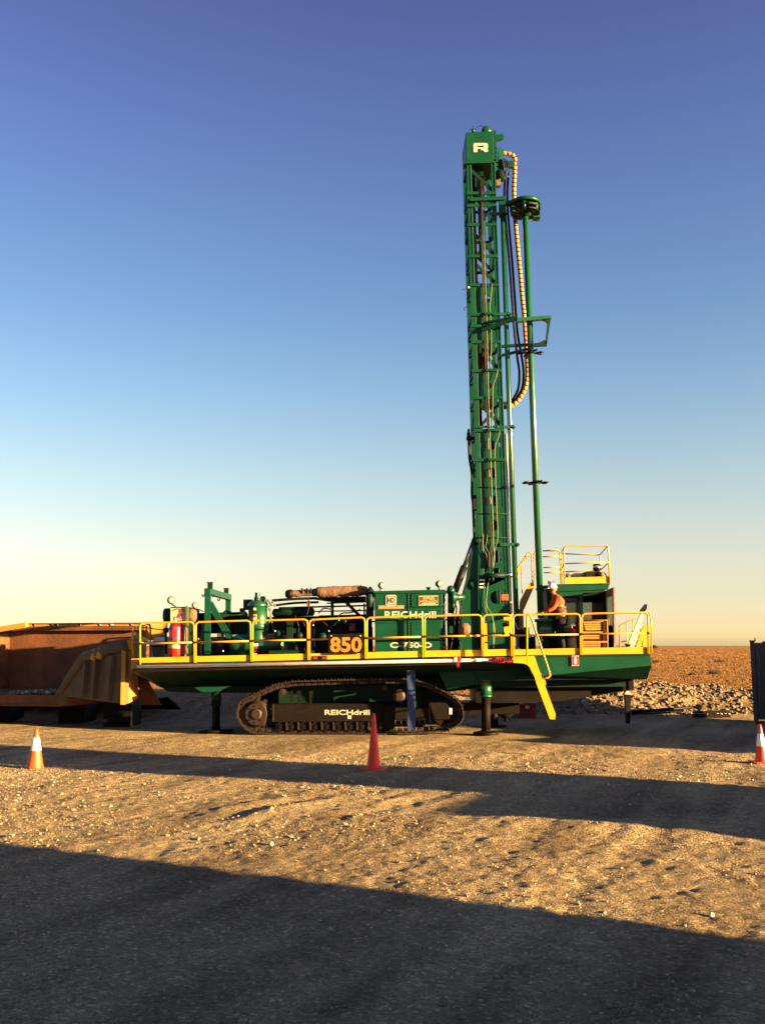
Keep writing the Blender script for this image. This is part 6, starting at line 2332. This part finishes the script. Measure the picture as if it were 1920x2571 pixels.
# ------------------------------------------------------------------ traffic cones
def cone(pxb, pyb, h, r, label, body, band=None, flange=0.05, round_flange=True, top=None):
    p = ground_at(pxb, pyb)
    z = float(height(p.x, p.y))
    root = empty('traffic_cone', (p.x, p.y, z))
    tag(root, label, 'traffic cone', 'traffic cones along the front of the pad')
    mb = MB()
    rt = .028
    R_ = lambda t: r + (rt - r) * t
    st = [0.0, .02] + [i / 12 for i in range(1, 13)]
    prof = [(h * t + .025, R_(t)) for t in st] + [(h + .03, rt * .7)]
    mb.lathe((0, 0, 0), (0, 0, 1), prof, 28)
    mb.build('cone_body', M[body], root)
    mb = MB()
    if round_flange:
        mb.lathe((0, 0, 0), (0, 0, 1), [(0, r + flange * .9), (.006, r + flange), (.022, r + flange), (.03, r + flange * .8), (.034, r * .98)], 28)
    else:
        a_ = r + flange
        pts_ = []
        for qx, qy in ((1, 1), (-1, 1), (-1, -1), (1, -1)):
            for e in ((.85, 1), (1, .85)) if qx * qy < 0 else ((1, .85), (.85, 1)):
                pts_.append(Vector((qx * a_ * e[0], qy * a_ * e[1], 0)))
        mb.prism(pts_, (0, 0, .035))
    mb.build('cone_base', M[body], root)
    if band:
        t0, t1 = band
        mb = MB(); mb.lathe((0, 0, 0), (0, 0, 1), [(h * t0 + .025, R_(t0) + .001), (h * t0 + .0255, R_(t0) + .003), (h * t1 + .0245, R_(t1) + .003), (h * t1 + .025, R_(t1) + .001)], 28)
        mb.build('reflective_collar', M['white'], root)
    return root


cone(88, 1930, .68, .150, 'faded orange cone with a cream band at the left', 'orange', (.43, .78), .012)
cone(938, 1930, .98, .120, 'tall plain red cone without a band, in front of the crawler', 'cone_red', None, .12)
cone(1911, 1916, .70, .122, 'red cone with a white band at the right edge, below the dark container', 'red_orange', (.42, .76), .075, False)

# ------------------------------------------------------------------ rusty dump body on the left
YN = 24.9
tray = empty('dump_body', tuple(ground_at(230, 1800)))
TO = Vector(tray.location)
tag(tray, 'huge rusty truck dump body propped up on blocks behind the tail of the rig', 'dump body')


def tbuild(mb, name, mat, **k):
    mb.v = [tuple(Vector(v) - TO) for v in mb.v]
    return mb.build(name, M[mat], tray, **k)


W = at
YPL = 26.7            # left foot of the side plate
ys_pl = lambda x: YN + (315 - x) / 165.0 * (YPL - YN)      # distance along the side plate
YR, YL = 29.0, 29.6   # far wall, right and left ends
yf = lambda x: YL + (x - 70) / 292.0 * (YR - YL)
# far wall with its rim
mb = MB()
mb.prism([W(-180, 1590, yf(-180)), W(0, 1583, yf(0)), W(70, 1572, yf(70)), W(362, 1570, YR), W(362, 1700, YR), W(330, 1742, yf(330)), W(-180, 1742, yf(-180))], (0.03, .12, 0)); tbuild(mb, 'far_wall', 'rust')
mb = MB(); mb.prism([W(66, 1573, yf(66) - .2), W(362, 1571, YR - .2), W(362, 1582, YR - .2), W(30, 1584, yf(30) - .2)], (.03, .18, 0)); tbuild(mb, 'rim_beam', 'rust')
for x0, x1 in ((68, 79), (85, 122), (129, 136), (145, 194), (203, 242), (254, 270), (286, 322), (332, 360)):
    mb = MB(); mb.prism([W(x0, 1566.8 - (x0 - 70) * .008, yf(x0) - .05), W(x1, 1566.4 - (x1 - 70) * .008, yf(x1) - .05), W(x1 + 2, 1572.6, yf(x1) - .05), W(x0 + 3, 1572.8, yf(x0) - .05)], (0.02, .25, 0)); tbuild(mb, 'rim_block', 'rust_yellow')
mb = MB(); mb.prism([W(68, 1564.6, yf(68) - .08), W(364, 1563, YR - .08), W(364, 1566, YR - .08), W(68, 1566.5, yf(68) - .08)], (0.02, .3, 0)); tbuild(mb, 'rim_cap', 'rust')
mb = MB(); mb.beam(W(-150, 1606, yf(-150) - .1), W(70, 1569, yf(70) - .1), .22, .16, up=(0, 0, 1)); tbuild(mb, 'rim_beam', 'rust_yellow')
# head end on the left, its inner face towards the sun
mb = MB(); mb.prism([W(-150, 1640, 28.0), W(-6, 1600, yf(0) - 1.2), W(26, 1588, yf(20) - .03), W(20, 1740, yf(20) - .03), W(-150, 1745, 28.0)], (-.1, .0, 0)); tbuild(mb, 'head_wall', 'rust', fix=True)
# floor and the sill along its open edge
mb = MB()
a_, b_, c2, d2 = W(-180, 1742, 27.0), W(150, 1746, YPL), W(352, 1732, YR), W(-180, 1726, YL)
mb.prism([a_, b_, c2, d2], (0, 0, -.3)); tbuild(mb, 'floor', 'rust', fix=True)
mb = MB(); mb.prism([W(-180, 1743, YPL + .1), W(150, 1746, YPL - .05), W(150, 1764, YPL - .05), W(-180, 1766, YPL + .1)], (0, .5, 0)); tbuild(mb, 'sill_beam', 'rust')
mb = MB(); mb.cyl(W(155, 1756, YPL - .12), W(155, 1756, YPL + .4), .15, 14); tbuild(mb, 'sill_bracket', 'tray_side')
# side plate, turned away from the sun, with ribs
mb = MB()
mb.prism([W(x, y, ys_pl(x)) for x, y in ((150, 1746), (182, 1698), (216, 1655), (262, 1641), (314, 1628), (314, 1767), (275, 1763))], (.08, .08, 0)); tbuild(mb, 'side_plate', 'tray_side', fix=True)
for x, w in ((286, 7), (249, 4), (224, 3)):
    mb = MB()
    top = 1648 + (286 - x) * .3
    bot = 1760 - (286 - x) * .15
    o_ = Vector((-.10, -.10, 0))
    q = [W(x - w, top, ys_pl(x - w)), W(x + w, top - 2, ys_pl(x + w)), W(x + w * .3 - 6, bot, ys_pl(x + w * .3 - 6)), W(x - w * .7 - 6, bot, ys_pl(x - w * .7 - 6))]
    mb.prism([v + o_ for v in q], (.10, .10, 0)); tbuild(mb, 'side_rib', 'tray_side', fix=True)
# heavy rolled lip climbing to the far corner
mb = MB(); mb.tube([W(146, 1748, YPL), W(180, 1695, ys_pl(180)), W(214, 1650, ys_pl(214)), W(262, 1635, ys_pl(262)), W(322, 1620, YN + .05)], [.09, .12, .15, .16, .17], 10); tbuild(mb, 'side_lip', 'tray_side')
mb = MB(); mb.tube([W(322, 1620, YN + .05), W(338, 1608, YN + .95), W(347, 1602, YN + 1.8), W(353, 1607, YN + 2.8), W(366, 1610, YR)], [.14, .13, .12, .11, .10], 10); tbuild(mb, 'end_lip', 'rust_yellow')
for x, y in ((240, 1642), (254, 1638)):
    mb = MB(); mb.lathe(W(x, y, ys_pl(x) - .12), (.25, 0, 1), [(-.18, .05), (-.14, .09), (.10, .09), (.14, .05)], 10); tbuild(mb, 'lip_pad', 'rust_yellow')
# end plate facing the sun, then the rusty rest of the end wall
mb = MB(); mb.prism([W(316, 1632, YN), W(313, 1769, YN), W(346, 1756, YN + 1.55), W(350, 1602, YN + 1.55)], (-.10, .0, 0)); tbuild(mb, 'end_plate', 'rust_yellow', fix=True)
mb = MB(); mb.prism([W(350, 1602, YN + 1.6), W(350, 1718, YN + 1.6), W(366, 1735, YR), W(368, 1610, YR)], (-.10, .0, 0)); tbuild(mb, 'end_wall', 'rust', fix=True)
mb = MB(); mb.prism([W(364, 1571, YR + .1), W(420, 1565, YR + .1), W(418, 1592, YR + .1), W(398, 1609, YR + .1), W(364, 1606, YR + .1)], (0, .1, 0)); tbuild(mb, 'end_bracket', 'rust_yellow')
mb = MB(); mb.prism([W(350, 1688, YN + 2.2), W(362, 1692, YN + 2.2), W(404, 1770, YN + 2.2), W(350, 1770, YN + 2.2)], (0, .1, 0)); tbuild(mb, 'end_skirt', 'rust')
# loose lumps left on the sill
nn = 150
px_ = rng.uniform(26, 146, nn)
ly = 26.9 + rng.random(nn) * .6
lx = np.array([W(a, 1741, b).x for a, b in zip(px_, ly)])
lz = W(90, 1741, 27.0).z
g = stones('spoil_lumps', lx - TO.x, ly - TO.y, lz + rng.uniform(-.02, .10, nn) * (px_ - 10) / 130 - TO.z, rng.uniform(.03, .09, nn), STONE_M); g.parent = tray; tag(g, kind='stuff')
for x0, x1, yy in ((-30, 25, 28.9), (150, 215, 28.6), (262, 330, 27.4)):
    mb = MB(); a_ = W(x0, 1760, yy); b_ = W(x1, 1760, yy); mb.box((a_.x, yy, -.05), (b_.x, yy + 1.2, a_.z)); tbuild(mb, 'support_block', 'frame_brown')
mb = MB(); mb.prism([W(-200, 1760, 31.0), W(345, 1762, 29.8), W(420, 1750, 30.8), W(470, 1795, 30.8), W(-200, 1795, 30.8)], (0, .2, 0)); tbuild(mb, 'under_shade', 'frame_brown')  # dark sheet put in for the shade under the dump body
# curved steel offcut on the ground
p = ground_at(460, 1797)
ofc = MB(); c_ = []
for k in range(9):
    a_ = math.pi * (.15 + .7 * k / 8)
    c_.append(Vector((math.cos(a_) * 1.0 , 0, math.sin(a_) * .34 - .1)))
for k in range(8):
    q0, q1 = c_[k], c_[k + 1]
    ofc.add([q0, q1, q1 + Vector((0, .8, 0)), q0 + Vector((0, .8, 0))], [[0, 1, 2, 3]])
o = ofc.build('steel_offcut', M['rust'])
so = o.modifiers.new('thickness', 'SOLIDIFY'); so.thickness = .03
o.location = (p.x, p.y, 0.05)
tag(o, 'curved rusty steel offcut lying in the shade behind the left jack', 'scrap steel')

# ------------------------------------------------------------------ dark container at the right edge
cp_ = at(1893, 1806, 28.6)
cont = empty('shipping_container', (cp_.x, cp_.y, max(0.0, float(height(cp_.x, cp_.y)))))
cont.rotation_euler = (0, 0, -SUN_AZ - R(1.5))
tag(cont, 'dark grey container at the right edge of the picture, its end in shade', 'container')
CH = (1806 - 1607) * 28.6 / FPX
CB = 0.12
mb = MB(); mb.box((0.03, 0.03, CB), (6.0, 1.25, CH - .02)); mb.build('container_body', M['container'], cont)
for k in range(22):
    mb = MB(); mb.box((.12 + k * .25, -.005, CB + .15), (.24 + k * .25, .028, CH - .18)); mb.build('end_rib', M['container'], cont)
mb = MB(); mb.box((-.02, -.02, CB - .05), (.10, .10, CH)); mb.build('corner_post', M['container'], cont)
mb = MB(); mb.box((.102, -.015, CH - .14), (6.02, .08, CH - .03)); mb.build('header_beam', M['container'], cont)
mb = MB(); mb.box((-.01, .102, CH - .12), (.06, 1.25, CH - .01)); mb.build('side_beam', M['container'], cont)
mb = MB(); mb.box((.30, .2, CH - .019), (5.9, 1.1, CH + .02)); mb.build('container_top', M['container'], cont)
mb = MB(); mb.box((-.03, -.03, CH), (.13, .13, CH + .05)); mb.tube([(.13, .05, CH + .04), (.13, .05, CH + .12)], .025, 6); mb.build('corner_casting', M['container'], cont)
mb = MB(); mb.box((.0, 0, 0), (.14, .14, CB - .052)); mb.build('corner_foot', M['container'], cont)

# ------------------------------------------------------------------ fallen sign and boom by the rubble, red box
p = at(1786, 1793, 30.3)
sg = empty('fallen_sign', (p.x, p.y, float(height(p.x, p.y)) + .0))
tag(sg, 'long black board with faint white scrawl lying at the foot of the rubble', 'sign')
k_ = 30.3 / FPX
mb = MB()
hl = 46 * k_
mb.prism([Vector((-hl, 0, .02)), Vector((hl, 0, .02)), Vector((hl * .98, .05, .24)), Vector((-hl * .96, .05, .20))], (0, .08, 0)); mb.build('board', M['black'], sg)
for x0 in (-.58, .10):
    for j in range(4):
        mb = MB()
        x = x0 + j * .12
        mb.tube([(x, -.002, .13 + .01 * (j % 2)), (x + .05, .0, .15), (x + .10, -.002, .125 + .012 * ((j + 1) % 2))], .006, 5); mb.build('scrawl', M['alu'], sg)
a_, b_ = at(1584, 1788, 30.6), at(1752, 1775, 30.8)
a_.z = max(a_.z, float(height(a_.x, a_.y)) + .03)
bm_root = empty('steel_boom', tuple((a_ + b_) / 2))
tag(bm_root, 'thin dark steel boom lying along the rubble with one end on the black board', 'boom')
mb = MB(); mid = (a_ + b_) / 2
mb.tube([a_ - mid, b_ - mid], [.05, .045], 8); mb.build('boom_tube', M['black'], bm_root)
mb = MB(); mb.beam(a_ - mid + Vector((0, .02, -.07)), a_.lerp(b_, .75) - mid + Vector((0, .02, -.10)), .04, .05); mb.build('boom_chord', M['black'], bm_root)
mb = MB(); mb.cyl(b_ - mid - Vector((.02, .1, 0)), b_ - mid + Vector((.02, .1, 0)), .09, 12); mb.build('boom_knuckle', M['black'], bm_root)

p = ground_at(1323, 1806)
rb = empty('tool_box', (p.x, p.y, float(height(p.x, p.y))))
tag(rb, 'dark red metal box on the ground in the shade beneath the hull', 'tool box')
k_ = p.y / FPX
w_, h_ = 46 * k_ / 2, 38 * k_
mb = MB(); mb.box((-w_, 0, 0), (w_, .4, h_ * .74)); mb.build('box_body', M['deep_red'], rb, bevel=.015)
mb = MB(); mb.box((-w_ * 1.02, -.01, h_ * .745), (w_ * 1.02, .41, h_)); mb.build('box_lid', M['deep_red'], rb, bevel=.02)
mb = MB(); mb.box((-.06, -.03, h_ * .62), (.06, -.011, h_ * .82)); mb.build('latch', M['alu'], rb)
mb = MB(); mb.tube([(-.14, .2, h_), (-.13, .2, h_ + .06), (.13, .2, h_ + .06), (.14, .2, h_)], .012, 6); mb.build('handle', M['black'], rb)

# dark bin added to deepen the shade between the dump body and the crawler
p = ground_at(480, 1797)
sb_ = empty('shade_bin', (p.x, p.y, 0))
tag(sb_, 'low dark bin added to deepen the shade behind the left jack', 'bin')
k_ = p.y / FPX
l_, r_e = (352 - 480) * k_, (612 - 480) * k_
mb = MB(); mb.prism([Vector((l_, 0, .02)), Vector((r_e, 0, .02)), Vector((r_e + .1, 0, .70)), Vector((l_ - .1, 0, .70))], (0, 1.4, 0)); mb.build('bin_body', M['frame_brown'], sb_)
mb = MB(); mb.box((l_ - .14, -.05, .703), (r_e + .14, 1.45, .78)); mb.build('bin_rim', M['rust_dark'], sb_)
for q in range(7):
    x = l_ + .1 + q * (r_e - l_ - .3) / 6
    mb = MB(); mb.box((x, -.05, .06), (x + .1, -.002, .69)); mb.build('bin_rib', M['rust_dark'], sb_)
